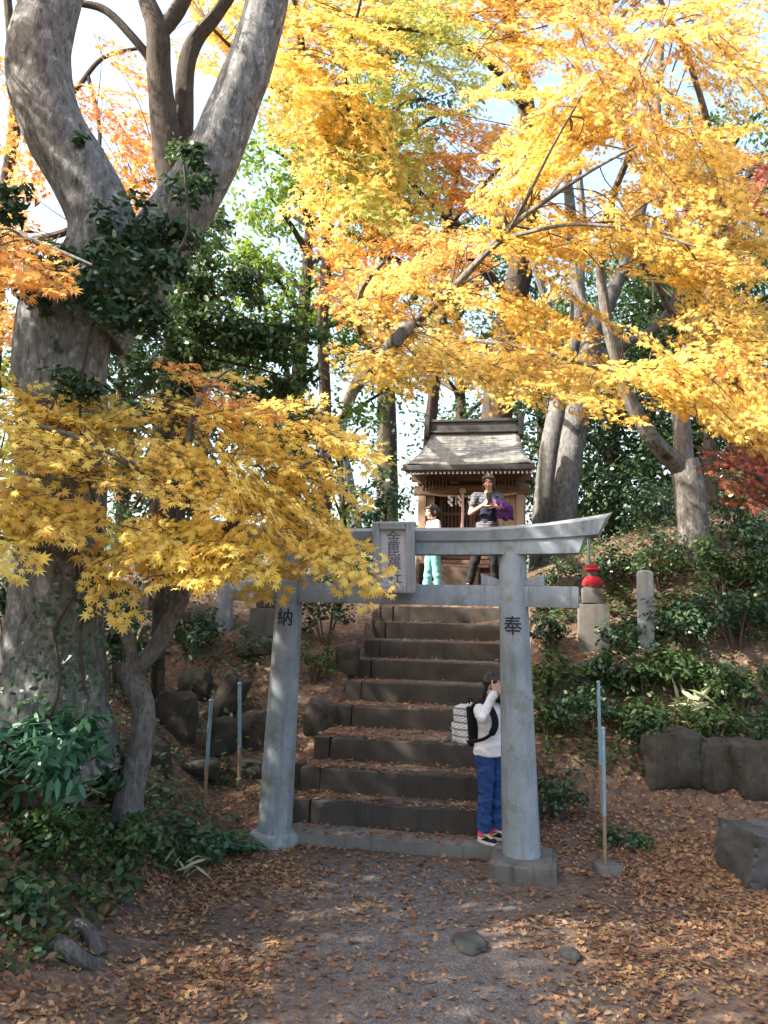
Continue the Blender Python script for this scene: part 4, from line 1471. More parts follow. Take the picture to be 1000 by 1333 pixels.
class Foliage:
    """collects leaves and twigs of one crown"""
    def __init__(self):
        self.p = []; self.n = []; self.d = []; self.s = []; self.r = []
        self.tw = MB()
    def leaf(self, p, n, d, s, r):
        self.p.append(p); self.n.append(n); self.d.append(d); self.s.append(s); self.r.append(r)
    def batch(self, tpl, curl=0.16):
        return (tpl, np.array([tuple(v) for v in self.p]), np.array([tuple(v) for v in self.n]), np.array([tuple(v) for v in self.d]), np.array(self.s), np.array(self.r), nr.normal(curl, .22, len(self.s)))
    def spray(self, S, E, width, nrm, size, node=0.05, tone=0.5, sag=0.06, tr=0.004, skip=0.12):
        A = E - S; L = A.length
        if L < 1e-4: return
        a = A / L
        nrm = (nrm - a * nrm.dot(a)).normalized()
        b = nrm.cross(a)
        n = max(3, int(L / node))
        def pt(t): return S + A * t + Vector((0, 0, -sag * t * t)) + b * (0.06 * L * math.sin(t * 3.0 + L * 7))
        self.tw.tube([pt(i / 5) for i in range(6)], [tr * (1 - .7 * i / 5) for i in range(6)], 4, False)
        for i in range(n):
            t = (i + rg.random()) / n
            for side in (-1, 1):
                if rg.random() < skip: continue
                w = width * .5 * (0.25 + 0.95 * math.sin(math.pi * min(1, 0.10 + 0.86 * t)) ** .8) * rg.uniform(.6, 1.15)
                an = R(rg.uniform(36, 66))
                d = (a * math.cos(an) + b * side * math.sin(an) + nrm * rg.gauss(0, .16)).normalized()
                p0 = pt(t)
                k = max(1, int(w / (node * .95)))
                p1 = p0 + d * w - Vector((0, 0, .10 * w))
                if w > .1: self.tw.tube([p0, (p0 + p1) / 2, p1], [tr * .5, tr * .35, tr * .2], 3, False)
                for j in range(k + 1):
                    f = (j + .6) / (k + .6)
                    p = p0.lerp(p1, f)
                    for q in ((-1, 1) if j < k else (-1, 0, 1)):
                        if rg.random() < .1: continue
                        ang = R(q * rg.uniform(25, 70))
                        sd_ = nrm.cross(d)
                        dd = d * math.cos(ang) + sd_ * math.sin(ang) + Vector((0, 0, -.35 + rg.gauss(0, .2)))
                        nn = nrm + rvec(.36)
                        ss = size * (rg.uniform(.45, .8) if rg.random() < .3 else rg.uniform(.75, 1.22))
                        self.leaf(p + dd.normalized() * ss * .45 + rvec(.008), nn, dd, ss, min(1, max(0, tone + rg.gauss(0, .28))))

def spray_region(fo, poly, n, Yr, ang, Lpx, Wpx, size, skel, tone=.5, face=(0, -.62, .78), node=.045, link=True, angj=22, sag=.08, maxlink=2.2):
    xs = [p[0] for p in poly]; ys = [p[1] for p in poly]
    k = 0; tries = 0
    while k < n and tries < 20000:
        tries += 1
        x = rg.uniform(min(xs), max(xs)); y = rg.uniform(min(ys), max(ys))
        if not in_poly(x, y, poly): continue
        k += 1
        Y = rg.uniform(*Yr)
        a = R(ang + rg.gauss(0, angj))
        L = Lpx * rg.uniform(.7, 1.25)
        dx, dy = math.cos(a) * L / 2, math.sin(a) * L / 2
        dY = rg.uniform(-.25, .15) * L * mpp(Y)
        S = P(x - dx, y - dy, Y - dY); E = P(x + dx, y + dy, Y + dY)
        nn = Vector(face) + rvec(.16)
        fo.spray(S, E, Wpx * mpp(Y) * rg.uniform(.75, 1.2), nn, size, node, tone + rg.gauss(0, .16), sag)
        if link and skel:
            q = min(skel, key=lambda s_: (s_ - S).length)
            D = (q - S).length
            if D < maxlink:
                m = (q + S) / 2 + rvec(.05 * D) + Vector((0, 0, .06 * D))
                pts, rad = catmull([q, m, S], [.004 + .003 * D, .0045 + .001 * D, .0035], .12)
                fo.tw.tube(pts, rad, 5, False)

def pxpath(path):
    return [P(a, b, c) for a, b, c, d in path], [d * mpp(c) for a, b, c, d in path]

def make_tree(name, label, cat, base, trunk, limbs, bark, group=None, flare=.25, amp=.1, nseg=14):
    """trunk, limbs: lists of (px, py, depth, radius px); returns root and skeleton points"""
    t = thing(name, label, cat, base, 0, group)
    sk = []
    mb = MB()
    pts, rad = pxpath(trunk)
    sk += bark_tube(mb, pts, rad, .06, nseg, amp, rg.uniform(0, 50), flare)
    mb.build('trunk', M[bark], t, world=True)
    for lm in limbs:
        mb = MB()
        pts, rad = pxpath(lm)
        sk += bark_tube(mb, pts, rad, .07, max(7, nseg - 4), amp, rg.uniform(0, 50), 0)
        mb.build('limb', M[bark], t, world=True)
    return t, sk

def close_crown(t, fo, tpl, mat, curl=.16, nm='crown', twig='twig'):
    if fo.tw.f: fo.tw.build('twigs', M[twig], t, world=True)
    leaf_obj(nm, [fo.batch(tpl, curl)], M[mat], t)

# ---- big grey tree on the left bank
b = hit(66, 985)
Yb = b.y
zt, sk = make_tree('zelkova_tree', 'massive grey trunked tree forking into two thick limbs on the left bank', 'tree', b,
    [(64, 1010, Yb, 62), (62, 940, Yb, 60), (66, 860, Yb, 57), (74, 760, Yb, 55), (80, 640, Yb, 54), (80, 540, Yb, 56), (80, 470, Yb, 61), (96, 400, Yb, 66)],
    [[(104, 420, Yb, 58), (130, 350, Yb - .05, 52), (132, 290, Yb - .1, 46), (104, 225, Yb - .15, 43), (72, 170, Yb - .2, 43), (52, 110, Yb - .2, 44), (52, 60, Yb - .2, 42), (66, 0, Yb - .2, 40), (84, -70, Yb - .2, 38), (120, -200, Yb - .2, 30)],
     [(120, 430, Yb, 50), (180, 360, Yb + .1, 44), (230, 285, Yb + .1, 40), (270, 220, Yb + .1, 37), (298, 150, Yb + .1, 34), (326, 80, Yb + .1, 31), (346, 10, Yb + .1, 30), (358, -60, Yb + .1, 28), (370, -200, Yb, 22)]],
    'zelkova', None, .35, .07, 26)
fo = Foliage()
spray_region(fo, [(-700, -420), (460, -420), (460, -90), (-700, -90)], 34, (5.0, 8.0), 15, 120, 90, .075, sk, .5, (0, -.2, .95), .075, True, 60)
close_crown(zt, fo, OVAL * np.array([1, .9]), 'yelgreen', .1)

# ---- crooked maple with the yellow spray
b = hit(165, 1076)
Y0 = b.y
mt, sk = make_tree('maple_tree', 'crooked little maple by the left pillar with a broad yellow leaf spray', 'tree', b,
    [(165, 1092, Y0, 19), (168, 1035, Y0, 16.5), (184, 970, Y0, 15), (186, 915, Y0, 14.5), (168, 882, Y0, 14), (166, 862, Y0, 14)],
    [[(168, 872, Y0, 10), (168, 835, Y0 - .05, 9), (152, 800, Y0 - .1, 8), (150, 765, Y0 - .2, 6.5), (110, 735, Y0 - .4, 5), (60, 716, Y0 - .6, 4), (0, 700, Y0 - .7, 3)],
     [(168, 876, Y0, 12), (200, 848, Y0, 11), (222, 806, Y0, 10.5), (236, 780, Y0, 10), (246, 740, Y0 - .1, 9.5), (262, 700, Y0 - .2, 8.5), (250, 640, Y0 - .4, 7), (246, 575, Y0 - .5, 5), (264, 510, Y0 - .6, 3.2), (300, 480, Y0 - .6, 2)],
     [(260, 712, Y0 - .2, 8), (318, 668, Y0 - .3, 7), (372, 625, Y0 - .4, 6), (430, 590, Y0 - .4, 4), (480, 565, Y0 - .3, 2.5)],
     [(252, 650, Y0 - .4, 6), (180, 610, Y0 - .6, 5), (100, 570, Y0 - .7, 4), (10, 545, Y0 - .8, 3), (-80, 530, Y0 - .8, 2)]],
    'maple_bark', None, .3, .10, 14)
fo = Foliage()
ys = (Y0 - 1.1, Y0 - .25)
FL = (-.05, -.36, .93)
spray_region(fo, [(-20, 510), (60, 520), (150, 528), (205, 490), (280, 478), (340, 495), (400, 520), (440, 550), (430, 600), (380, 610), (250, 610), (100, 610), (-20, 615)], 25, ys, 14, 150, 84, .046, sk, .4, FL, .05)
spray_region(fo, [(190, 590), (340, 570), (400, 615), (440, 670), (455, 708), (430, 718), (360, 690), (290, 650), (200, 640)], 15, ys, 24, 150, 84, .046, sk, .4, FL, .05)
spray_region(fo, [(120, 735), (150, 695), (220, 655), (320, 655), (380, 690), (360, 710), (300, 720), (270, 755), (190, 752), (140, 762)], 12, (Y0 - 1.1, Y0 - .6), 20, 110, 80, .052, sk, .3)
spray_region(fo, [(-10, 650), (50, 630), (95, 655), (80, 685), (-10, 690)], 6, (Y0 - 1.1, Y0 - .7), 10, 100, 60, .058, sk, .4)
spray_region(fo, [(240, 700), (330, 690), (430, 690), (465, 725), (400, 735), (300, 738), (240, 735)], 9, (Y0 - .8, Y0 - .3), 16, 120, 66, .048, sk, .5, FL, .05)
spray_region(fo, [(335, 756), (365, 764), (350, 772)], 1, (Y0 - .5, Y0 - .4), 12, 60, 26, .05, sk, .5)
spray_region(fo, [(380, 545), (450, 535), (480, 560), (430, 580)], 3, ys, 25, 80, 50, .048, sk, .8)
close_crown(mt, fo, STAR7, 'yellow', .2)
fo = Foliage()
spray_region(fo, [(215, 490), (300, 480), (350, 500), (410, 560), (330, 560), (240, 530)], 5, ys, 10, 120, 66, .044, sk, .7, FL, .05)
close_crown(mt, fo, STAR7, 'orange', .2, 'orange_crown')

# ---- orange branch from the left
b = on_ground(-150, 4.4)
ot, sk = make_tree('maple_tree', 'orange maple reaching one low branch in from the upper left edge', 'tree', b,
    [(-150, 1240, 4.4, 26), (-140, 900, 4.4, 24), (-120, 600, 4.3, 22), (-100, 380, 4.2, 18), (-90, 200, 4.2, 14), (-60, -100, 4.2, 9)],
    [[(-100, 360, 4.2, 10), (-50, 310, 4.0, 7), (0, 300, 3.8, 5), (60, 320, 3.7, 3.2), (120, 345, 3.65, 2)]], 'maple_bark', None, .3)
fo = Foliage()
spray_region(fo, [(-30, 300), (30, 300), (100, 335), (90, 370), (40, 365), (-30, 350)], 9, (3.5, 4.0), 22, 110, 60, .046, sk, .5, (0, -.5, .85))
spray_region(fo, [(-200, -300), (40, -300), (20, -80), (-200, 200)], 10, (3.6, 5.0), 10, 200, 140, .06, sk, .5, (0, -.3, .95), .07)
close_crown(ot, fo, STAR7, 'orange', .2)

# ---- leaning golden maple whose branches cross to the right
b = hit(466, 742)
lt, sk = make_tree('maple_tree', 'slender leaning maple with golden tiers of leaves over the shrine roof', 'tree', b,
    [(470, 765, b.y, 11), (462, 690, b.y - .1, 10), (450, 620, b.y - .2, 10), (441, 565, b.y - .3, 9.5), (456, 515, b.y - .4, 9), (492, 470, 8.1, 8), (540, 420, 7.7, 6.6), (580, 385, 7.4, 5.6), (612, 352, 7.1, 5), (660, 300, 6.8, 4), (710, 262, 6.5, 3.2), (770, 222, 6.2, 2.4), (830, 190, 6.0, 1.6)],
    [[(612, 352, 7.1, 4), (650, 316, 6.8, 3.2), (690, 302, 6.6, 2.8), (750, 292, 6.4, 2.4), (830, 300, 6.1, 2), (910, 322, 5.9, 1.4)],
     [(540, 420, 7.7, 4), (600, 440, 7.2, 3), (680, 452, 6.8, 2.4), (780, 478, 6.4, 3), (900, 500, 6.2, 2)],
     [(492, 470, 8.1, 4), (470, 430, 7.9, 5), (470, 380, 7.6, 4), (500, 340, 7.2, 3)],
     [(660, 305, 6.8, 2.6), (690, 250, 6.4, 2.2), (720, 190, 6.2, 1.8), (760, 120, 6.0, 1.5)]], 'maple_bark', None, .2, .08, 12)
fo = Foliage()
spray_region(fo, [(440, 470), (500, 432), (580, 428), (700, 440), (800, 465), (800, 505), (770, 530), (700, 515), (620, 490), (560, 475), (450, 500)], 31, (6.2, 8.0), 12, 120, 60, .043, sk, .45)
spray_region(fo, [(790, 470), (900, 455), (990, 480), (1010, 540), (930, 545), (830, 510)], 18, (5.6, 6.8), 14, 120, 62, .043, sk, .4)
spray_region(fo, [(540, 415), (620, 365), (700, 372), (760, 385), (700, 420), (600, 430)], 11, (7.0, 8.4), 10, 110, 60, .043, sk, .5)
spray_region(fo, [(440, 400), (490, 330), (560, 300), (620, 320), (560, 390)], 14, (7.2, 8.6), 0, 110, 65, .042, sk, .85)
spray_region(fo, [(620, 300), (700, 270), (820, 275), (900, 300), (980, 330), (960, 360), (860, 335), (740, 320), (640, 345)], 28, (6.6, 8.2), 10, 120, 62, .042, sk, .45)
spray_region(fo, [(640, 260), (660, 190), (720, 120), (780, 100), (800, 170), (740, 230)], 26, (6.6, 8.0), -35, 120, 66, .042, sk, .4)
close_crown(lt, fo, STAR7, 'gold', .2)

# ---- forked maple on the right
b = hit(905, 728)
Yb = b.y
ft, sk = make_tree('maple_tree', 'forked grey brown maple on the right slope under an orange gold canopy', 'tree', b,
    [(908, 745, Yb, 21), (902, 680, Yb, 19), (896, 625, Yb, 19), (890, 600, Yb, 18)],
    [[(890, 612, Yb, 14), (868, 592, Yb - .1, 12), (845, 565, Yb - .2, 10), (820, 520, Yb - .3, 9), (800, 460, Yb - .4, 8), (786, 390, Yb - .5, 7), (782, 330, Yb - .7, 6), (800, 250, 8.6, 5), (840, 160, 8.0, 4)],
     [(890, 606, Yb, 14), (888, 560, Yb, 12), (886, 510, Yb, 11), (900, 445, Yb - .2, 10), (925, 380, Yb - .4, 8), (940, 300, Yb - .8, 7), (930, 200, 8.2, 5), (900, 90, 7.5, 4), (850, -20, 7, 3)],
     [(900, 445, Yb - .2, 6), (870, 400, 9.2, 5), (850, 360, 8.8, 4), (800, 300, 8.4, 3)]], 'maple_bark', None, .25, .1, 14)
fo = Foliage()
spray_region(fo, [(690, -30), (850, -40), (1030, -40), (1030, 190), (940, 240), (850, 200), (780, 140), (700, 60)], 42, (5.6, 8.4), 22, 140, 80, .045, sk, .62, (0, -.62, .78), .05, True, 35)
spray_region(fo, [(780, 180), (880, 200), (960, 260), (1020, 300), (1020, 470), (960, 460), (900, 410), (830, 330), (770, 260)], 34, (5.8, 8.4), 20, 130, 72, .044, sk, .5, (0, -.62, .78), .05)
spray_region(fo, [(940, 480), (1020, 470), (1020, 590), (960, 570)], 12, (5.6, 7.0), 40, 110, 60, .043, sk, .6)
spray_region(fo, [(560, -40), (720, -40), (720, 70), (660, 130), (600, 60)], 18, (6.6, 8.6), 10, 130, 70, .045, sk, .7)
close_crown(ft, fo, STAR7, 'gold', .2)

# ---- tall dark trunked tree behind the shrine with yellow-green leaves
b = on_ground(640, 15.6)
tt, sk = make_tree('tall_tree', 'tall dark trunked tree behind the shrine with yellow green upper leaves', 'tree', b,
    [(640, 760, 15.6, 22), (645, 560, 15.4, 21), (664, 420, 15.2, 19), (672, 380, 15, 18), (690, 260, 14.5, 14), (685, 140, 14, 12), (662, 10, 13.5, 9), (645, -80, 13, 7), (640, -200, 13, 5)],
    [[(684, 140, 14, 7), (640, 85, 12.5, 6), (600, 60, 11.5, 5), (540, 38, 11, 4), (470, 42, 10.6, 3)],
     [(690, 260, 14.5, 7), (640, 300, 13, 5), (590, 290, 12, 4), (520, 220, 11, 3), (470, 150, 10.5, 2)],
     [(662, 10, 13.5, 6), (560, -60, 12, 5), (430, -60, 11, 4), (340, 20, 10.5, 3)],
     [(668, 400, 15, 7), (620, 340, 14, 6), (580, 330, 13, 5), (470, 310, 12, 4), (390, 275, 11.5, 3)]], 'dark_bark', None, .2, .08, 12)
fo = Foliage()
spray_region(fo, [(440, -30), (640, -30), (640, 120), (560, 180), (470, 190), (430, 100)], 32, (9.5, 12.5), 10, 110, 70, .075, sk, .4, (0, -.6, .8), .08, True, 30, .08, 3)
spray_region(fo, [(430, 110), (520, 150), (560, 230), (500, 300), (430, 250)], 22, (9.5, 12.5), 40, 100, 64, .085, sk, .5, (0, -.6, .8), .09, True, 30, .08, 3)
close_crown(tt, fo, STAR5, 'yelgreen', .15)

b = on_ground(360, 12.5)
gt, sk = make_tree('maple_tree', 'golden maple rising behind the right limb of the big grey tree', 'tree', b,
    [(420, 720, 12.5, 9), (424, 560, 12.4, 8), (420, 420, 12.2, 8), (425, 300, 12, 7), (400, 150, 11.6, 6), (390, 40, 11.2, 5), (370, -80, 11, 4)],
    [[(422, 300, 12, 5), (460, 210, 11, 4), (450, 100, 10.5, 3), (470, 0, 10, 2)], [(400, 150, 11.6, 4), (330, 90, 11, 3), (270, 30, 10.5, 2)]], 'dark_bark', None, .2, .06, 9)
fo = Foliage()
spray_region(fo, [(340, -40), (480, -40), (480, 90), (440, 130), (390, 110), (360, 60)], 26, (9.5, 11.5), 20, 110, 66, .075, sk, .5, (0, -.6, .8), .08, True, 30, .08, 3)
spray_region(fo, [(350, 20), (430, 0), (440, 120), (400, 200), (345, 170)], 14, (9.5, 11.5), 40, 100, 55, .075, sk, .45, (0, -.6, .8), .08, True, 30, .08, 3)
spray_region(fo, [(225, -30), (330, -30), (310, 60), (290, 130), (250, 60)], 14, (10, 11.5), 20, 100, 60, .075, sk, .5, (0, -.6, .8), .08, True, 30, .08, 3)
spray_region(fo, [(385, 200), (450, 120), (500, 150), (470, 260), (420, 330)], 16, (9.5, 11.5), 50, 100, 55, .075, sk, .5, (0, -.6, .8), .08, True, 30, .08, 3)
close_crown(gt, fo, STAR5, 'gold', .15)

# ---- rust-orange maple in the middle distance
b = on_ground(560, 14.2)
om, sk = make_tree('maple_tree', 'rust orange maple left of the shrine below the yellow green leaves', 'tree', b,
    [(548, 760, 14.2, 8), (560, 560, 14, 8), (575, 420, 13.6, 7), (580, 300, 13.2, 6), (600, 200, 12.8, 4)],
    [[(576, 400, 13.6, 5), (520, 340, 12.6, 4), (460, 330, 12, 3)], [(580, 300, 13.2, 4), (640, 230, 12.4, 3), (680, 200, 12, 2)]], 'dark_bark', None, .2, .06, 9)
fo = Foliage()
spray_region(fo, [(560, 170), (640, 140), (690, 170), (670, 250), (600, 280), (545, 260)], 24, (10.5, 12.5), 10, 90, 55, .075, sk, .4, (0, -.6, .8), .085, True, 30, .08, 3)
spray_region(fo, [(420, 320), (480, 280), (560, 270), (560, 330), (500, 390), (430, 400)], 22, (10.5, 12.5), 10, 90, 55, .075, sk, .75, (0, -.6, .8), .085, True, 30, .08, 3)
close_crown(om, fo, STAR5, 'orange', .15)

# ---- orange maple behind the big tree on the left
b = on_ground(20, 12.5)
om2, sk = make_tree('maple_tree', 'sparse orange maple in the bright gap behind the big left limb', 'tree', b,
    [(-20, 760, 12.5, 12), (-10, 500, 12.4, 11), (0, 300, 12.2, 10), (20, 150, 12, 8), (10, 0, 12, 6), (0, -100, 12, 5)],
    [[(0, 320, 12.2, 6), (90, 300, 11.8, 5), (160, 250, 11.5, 4), (210, 230, 11.2, 3)], [(15, 170, 12, 5), (90, 125, 12, 4), (135, 75, 12, 3), (200, 60, 12, 2)], [(110, 290, 11.8, 4), (130, 180, 12, 3), (115, 100, 12, 3)]], 'dark_bark', None, .2, .06, 9)
fo = Foliage()
spray_region(fo, [(95, 60), (200, 70), (205, 170), (110, 190)], 12, (10, 12), 30, 90, 50, .07, sk, .8, (0, -.6, .8), .1, True, 30, .08, 3)
spray_region(fo, [(-20, 70), (20, 40), (40, 160), (30, 330), (-20, 330)], 12, (10, 12), 30, 90, 50, .075, sk, .5, (0, -.6, .8), .09, True, 30, .08, 3)
spray_region(fo, [(110, 270), (150, 170), (215, 180), (225, 300), (190, 400), (140, 330)], 20, (10, 12), 30, 90, 50, .075, sk, .6, (0, -.6, .8), .09, True, 30, .08, 3)
spray_region(fo, [(-20, 400), (50, 410), (40, 520), (-20, 500)], 8, (9, 11), 30, 90, 50, .075, sk, .8, (0, -.6, .8), .09, True, 30, .08, 3)
close_crown(om2, fo, STAR5, 'orange', .15)

# ---- dark red maples at the right
b = on_ground(935, 13.5)
rm, sk = make_tree('maple_tree', 'dark red maple in the distance behind the golden right canopy', 'tree', b,
    [(930, 760, 13.5, 9), (925, 560, 13.4, 9), (935, 400, 13.2, 8), (935, 260, 13, 7), (930, 190, 12.8, 5)],
    [[(934, 300, 13, 5), (960, 240, 12.6, 4), (1000, 220, 12.4, 3)], [(936, 330, 13.1, 5), (900, 250, 12.8, 4), (880, 200, 12.6, 3)]], 'dark_bark', None, .2, .06, 9)
fo = Foliage()
spray_region(fo, [(890, 240), (930, 195), (1020, 190), (1020, 280), (960, 300)], 22, (10.5, 12.5), 10, 90, 50, .07, sk, .4, (0, -.6, .8), .085, True, 30, .08, 3)
close_crown(rm, fo, STAR5, 'red', .15)
b = on_ground(1040, 8.2)
rm2, sk = make_tree('maple_tree', 'low red maple reaching in at the right edge above the shrubs', 'tree', b,
    [(1045, 900, 8.2, 12), (1035, 760, 8.2, 11), (1030, 640, 8.1, 9), (1020, 560, 8, 7), (1030, 480, 8, 5)],
    [[(1028, 660, 8.1, 5), (985, 620, 7.8, 4), (950, 600, 7.6, 2.5)]], 'maple_bark', None, .25, .08, 10)
fo = Foliage()
spray_region(fo, [(945, 590), (1020, 560), (1030, 670), (960, 640)], 16, (7.2, 8.4), 12, 90, 50, .055, sk, .55, (0, -.6, .8), .06)
close_crown(rm2, fo, STAR7, 'red', .2)

# ---- bare double trunk behind the crotch of the big tree
b = on_ground(215, 9.4)
bt, sk = make_tree('brown_tree', 'dark brown double stemmed tree seen between the limbs of the big grey tree', 'tree', b,
    [(212, 790, 9.4, 24), (222, 560, 9.1, 23), (236, 420, 8.6, 21), (228, 300, 8.5, 20), (218, 190, 8.4, 20), (208, 100, 8.3, 17), (205, 40, 8.2, 16), (185, -20, 8.2, 11), (170, -120, 8.2, 9)],
    [[(236, 320, 8.6, 13), (240, 200, 8.6, 13), (240, 110, 8.6, 13), (250, 60, 8.6, 12), (285, 15, 8.6, 9), (330, -50, 8.6, 7)],
     [(206, 45, 8.2, 11), (232, 12, 8.2, 11), (255, -40, 8.2, 9), (270, -130, 8.2, 7)],
     [(202, 85, 8.3, 6.5), (170, 45, 8.2, 6), (135, 12, 8.2, 5.5), (90, 0, 8.2, 4.5), (40, -30, 8.2, 3.5)]], 'dark_bark', None, .2, .08, 14)

# ---- two pale trunks right of the shrine
b = on_ground(725, 13.9)
pa, skA = make_tree('pale_tree', 'pale sunlit trunk leaning right just beside the shrine', 'tree', b,
    [(722, 780, 13.9, 19), (734, 660, 13.9, 17), (748, 560, 13.9, 16), (762, 490, 13.8, 15), (774, 430, 13.7, 12.5), (800, 375, 13.6, 10), (828, 300, 13.5, 7.5), (850, 180, 13.4, 8), (860, 40, 13.4, 6)],
    [[(768, 470, 13.8, 8), (810, 448, 13.8, 7), (850, 428, 13.8, 6), (885, 380, 13.8, 6), (900, 300, 13.8, 4)],
     [(774, 430, 13.7, 7), (756, 380, 13.7, 6), (760, 300, 13.6, 5), (750, 200, 13.6, 5)]], 'pale_bark', None, .3, .08, 14)
b = on_ground(705, 14.8)
pb, skB = make_tree('pale_tree', 'thinner mottled trunk standing between the shrine and the pale leaning trunk', 'tree', b,
    [(702, 780, 14.8, 16), (708, 680, 14.8, 15), (716, 590, 14.8, 14), (736, 490, 14.8, 13), (752, 410, 14.8, 11), (748, 330, 14.7, 8), (735, 200, 14.6, 6)],
    [[(745, 450, 14.8, 6), (715, 400, 14.6, 5), (690, 330, 14.5, 4)]], 'pale_bark', None, .3, .08, 12)

# ---- clumped evergreen crowns -------------------------------------------------------------
def clump_leaves(c, r, n, size, sub=9, zf=.8, sig=.26, up=.5):
    """n leaves in an uneven clump of radius r"""
    c = np.array(c)
    k = max(3, sub)
    dirs = nrmz(nr.normal(size=(k, 3)))
    cen = dirs * (nr.uniform(.35, 1.0, (k, 1))) * r
    cen[:, 2] *= zf
    w = nr.uniform(.4, 1, k); w /= w.sum()
    idx = nr.choice(k, n, p=w)
    off = nr.normal(size=(n, 3)) * (sig * r)
    off[:, 2] *= .62
    pos = cen[idx] + off
    nrm = nrmz(pos + 1e-6) * .5 + np.array([0, 0, up]) + nr.normal(size=(n, 3)) * .45
    d = nrmz(off + nr.normal(size=(n, 3)) * .3 * r + np.array([0, 0, -.1 * r]))
    s = size * nr.uniform(.6, 1.25, n)
    tone = np.clip(nr.normal(.5, .12, k)[idx] + nr.normal(0, .2, n), 0, 1)
    return pos + c, nrm, d, s, tone

def crown_obj(t, clumps, size, mat, tpl=OVAL, nm='crown', curl=.12, dens=1.0, sub=9):
    bs = [clump_leaves(c, r, int(n * dens), size, sub) for c, r, n in clumps]
    leaf_obj(nm, [(tpl, *[np.concatenate([b_[i] for b_ in bs]) for i in range(5)], curl)], M[mat], t)

def evergreen(label, px, Y, h, rx, n_cl, leaves, size, mat, low=.25, group=None, cl_r=.42, bark='dark_bark', name='evergreen_tree'):
    g = on_ground(px, Y) if px is not None else Vector((Y[0], Y[1], terrain(*Y)))
    px = px or 77
    t = thing(name, label, 'tree', g, 0, group)
    mb = MB()
    lean = Vector((rg.uniform(-.06, .06) * h, rg.uniform(-.05, .05) * h, 0))
    tp = [Vector((0, 0, -.2)), Vector((0, 0, h * .3)) + lean * .3, Vector((0, 0, h * .62)) + lean * .7, Vector((0, 0, h * .95)) + lean]
    r0 = .018 * h + .04
    sk = bark_tube(mb, tp, [r0, r0 * .8, r0 * .5, r0 * .15], .25, 9, .08, px, .2)
    cl = []
    lb = MB()
    for i in range(n_cl):
        f = low + (1 - low) * ((i + rg.random()) / n_cl)
        prof = math.sin(math.pi * min(1, max(.08, (f - low * .6) / (1.12 - low * .6)))) ** .7
        a = i * 2.4 + rg.uniform(-.6, .6)
        rr = rx * prof * rg.uniform(.35, .95)
        c = Vector((math.cos(a) * rr, math.sin(a) * rr, h * f)) + lean * f
        q = min(sk, key=lambda s_: (s_ - (c - Vector((0, 0, rr * .6)))).length)
        pts, rad = catmull([q, (q + c) / 2 + Vector((0, 0, .08 * rr)) + rvec(.04 * rr), c], [r0 * .35, r0 * .22, r0 * .08], .3)
        lb.tube(pts, rad, 5, False)
        cl.append((tuple(c), rx * cl_r * rg.uniform(.75, 1.2), leaves // n_cl))
    mb.build('trunk', M[bark], t)
    lb.build('limbs', M[bark], t)
    bs = [clump_leaves(c, r, n, size) for c, r, n in cl]
    leaf_obj('crown', [(OVAL, *[np.concatenate([b_[i] for b_ in bs]) for i in range(5)], .12)], M[mat], t, world=False)
    return t

BG = 'evergreen trees behind the shrine mound'
evergreen('light green leafy tree glowing behind the right limb of the big grey tree', 368, 16.0, 10.5, 2.5, 30, 13000, .13, 'lightgreen', .18, None, .34)
evergreen('dark evergreen tree at the left of the light green one, behind the grey tree', 262, 14.5, 7.0, 1.9, 18, 7000, .11, 'green', .15)
evergreen('evergreen tree in the gap left of the shrine roof', 450, 18.5, 4.6, 1.6, 14, 2600, .12, 'green', .12)
evergreen('small bushy evergreen at the left foot of the shrine', 494, 15.0, 2.0, .8, 9, 1700, .09, 'teal', .1)
evergreen('tall evergreen tree directly behind the shrine ridge', 612, 20.0, 11.0, 2.5, 22, 5000, .13, 'green', .3)
evergreen('tall evergreen tree over the yellow green leaves at the top', 505, 23.0, 19.0, 3.2, 28, 8000, .15, 'green', .48)
evergreen('dark evergreen just right of the two pale trunks', 800, 16.5, 6.4, 2.2, 24, 15000, .11, 'green', .06)
evergreen('dark evergreen behind the forked maple trunk', 880, 15.5, 6.4, 2.2, 24, 15000, .11, 'darkgreen', .06)
evergreen('dark evergreen at the far right behind the shrubs', 985, 14.5, 6.6, 2.2, 24, 15000, .11, 'green', .05)
evergreen('broad evergreen far behind the stone post', 840, 21.0, 10.5, 3.2, 28, 13000, .14, 'green', .12)
evergreen('tall evergreen above the far right canopy', 960, 22.0, 16.0, 3.2, 28, 10000, .15, 'green', .2)
evergreen('evergreen in the distance between the pale trunks and shrine', 715, 19.0, 8.5, 2.2, 22, 9000, .12, 'green', .08)
evergreen('yellowing tree at the left edge behind the big trunk', -20, 15.0, 6.0, 2.0, 18, 7000, .11, 'lightgreen', .15)
evergreen('evergreen behind the big trunk on the left', 160, 13.0, 5.0, 1.9, 18, 9000, .1, 'darkgreen', .05)

# evergreens added out of view on the left to shade the torii and the path
for (x_, y_, h_, r_, lab) in [(-7.4, 4.3, 8.3, 2.6, 'added shade evergreen out of view left of the path beside the big grey tree'), (-7.6, 1.0, 8.4, 2.6, 'added shade evergreen out of view left of the path beside the viewer'),
                              (-6.8, -1.7, 8.6, 2.6, 'added shade evergreen out of view left of the path behind the viewer'), (-8.6, 7.4, 8.6, 2.6, 'added shade evergreen out of view to the left beyond the big grey tree')]:
    evergreen(lab, None, (x_, y_), h_, r_, 34, 22000, .13, 'green', .12, None, .46)

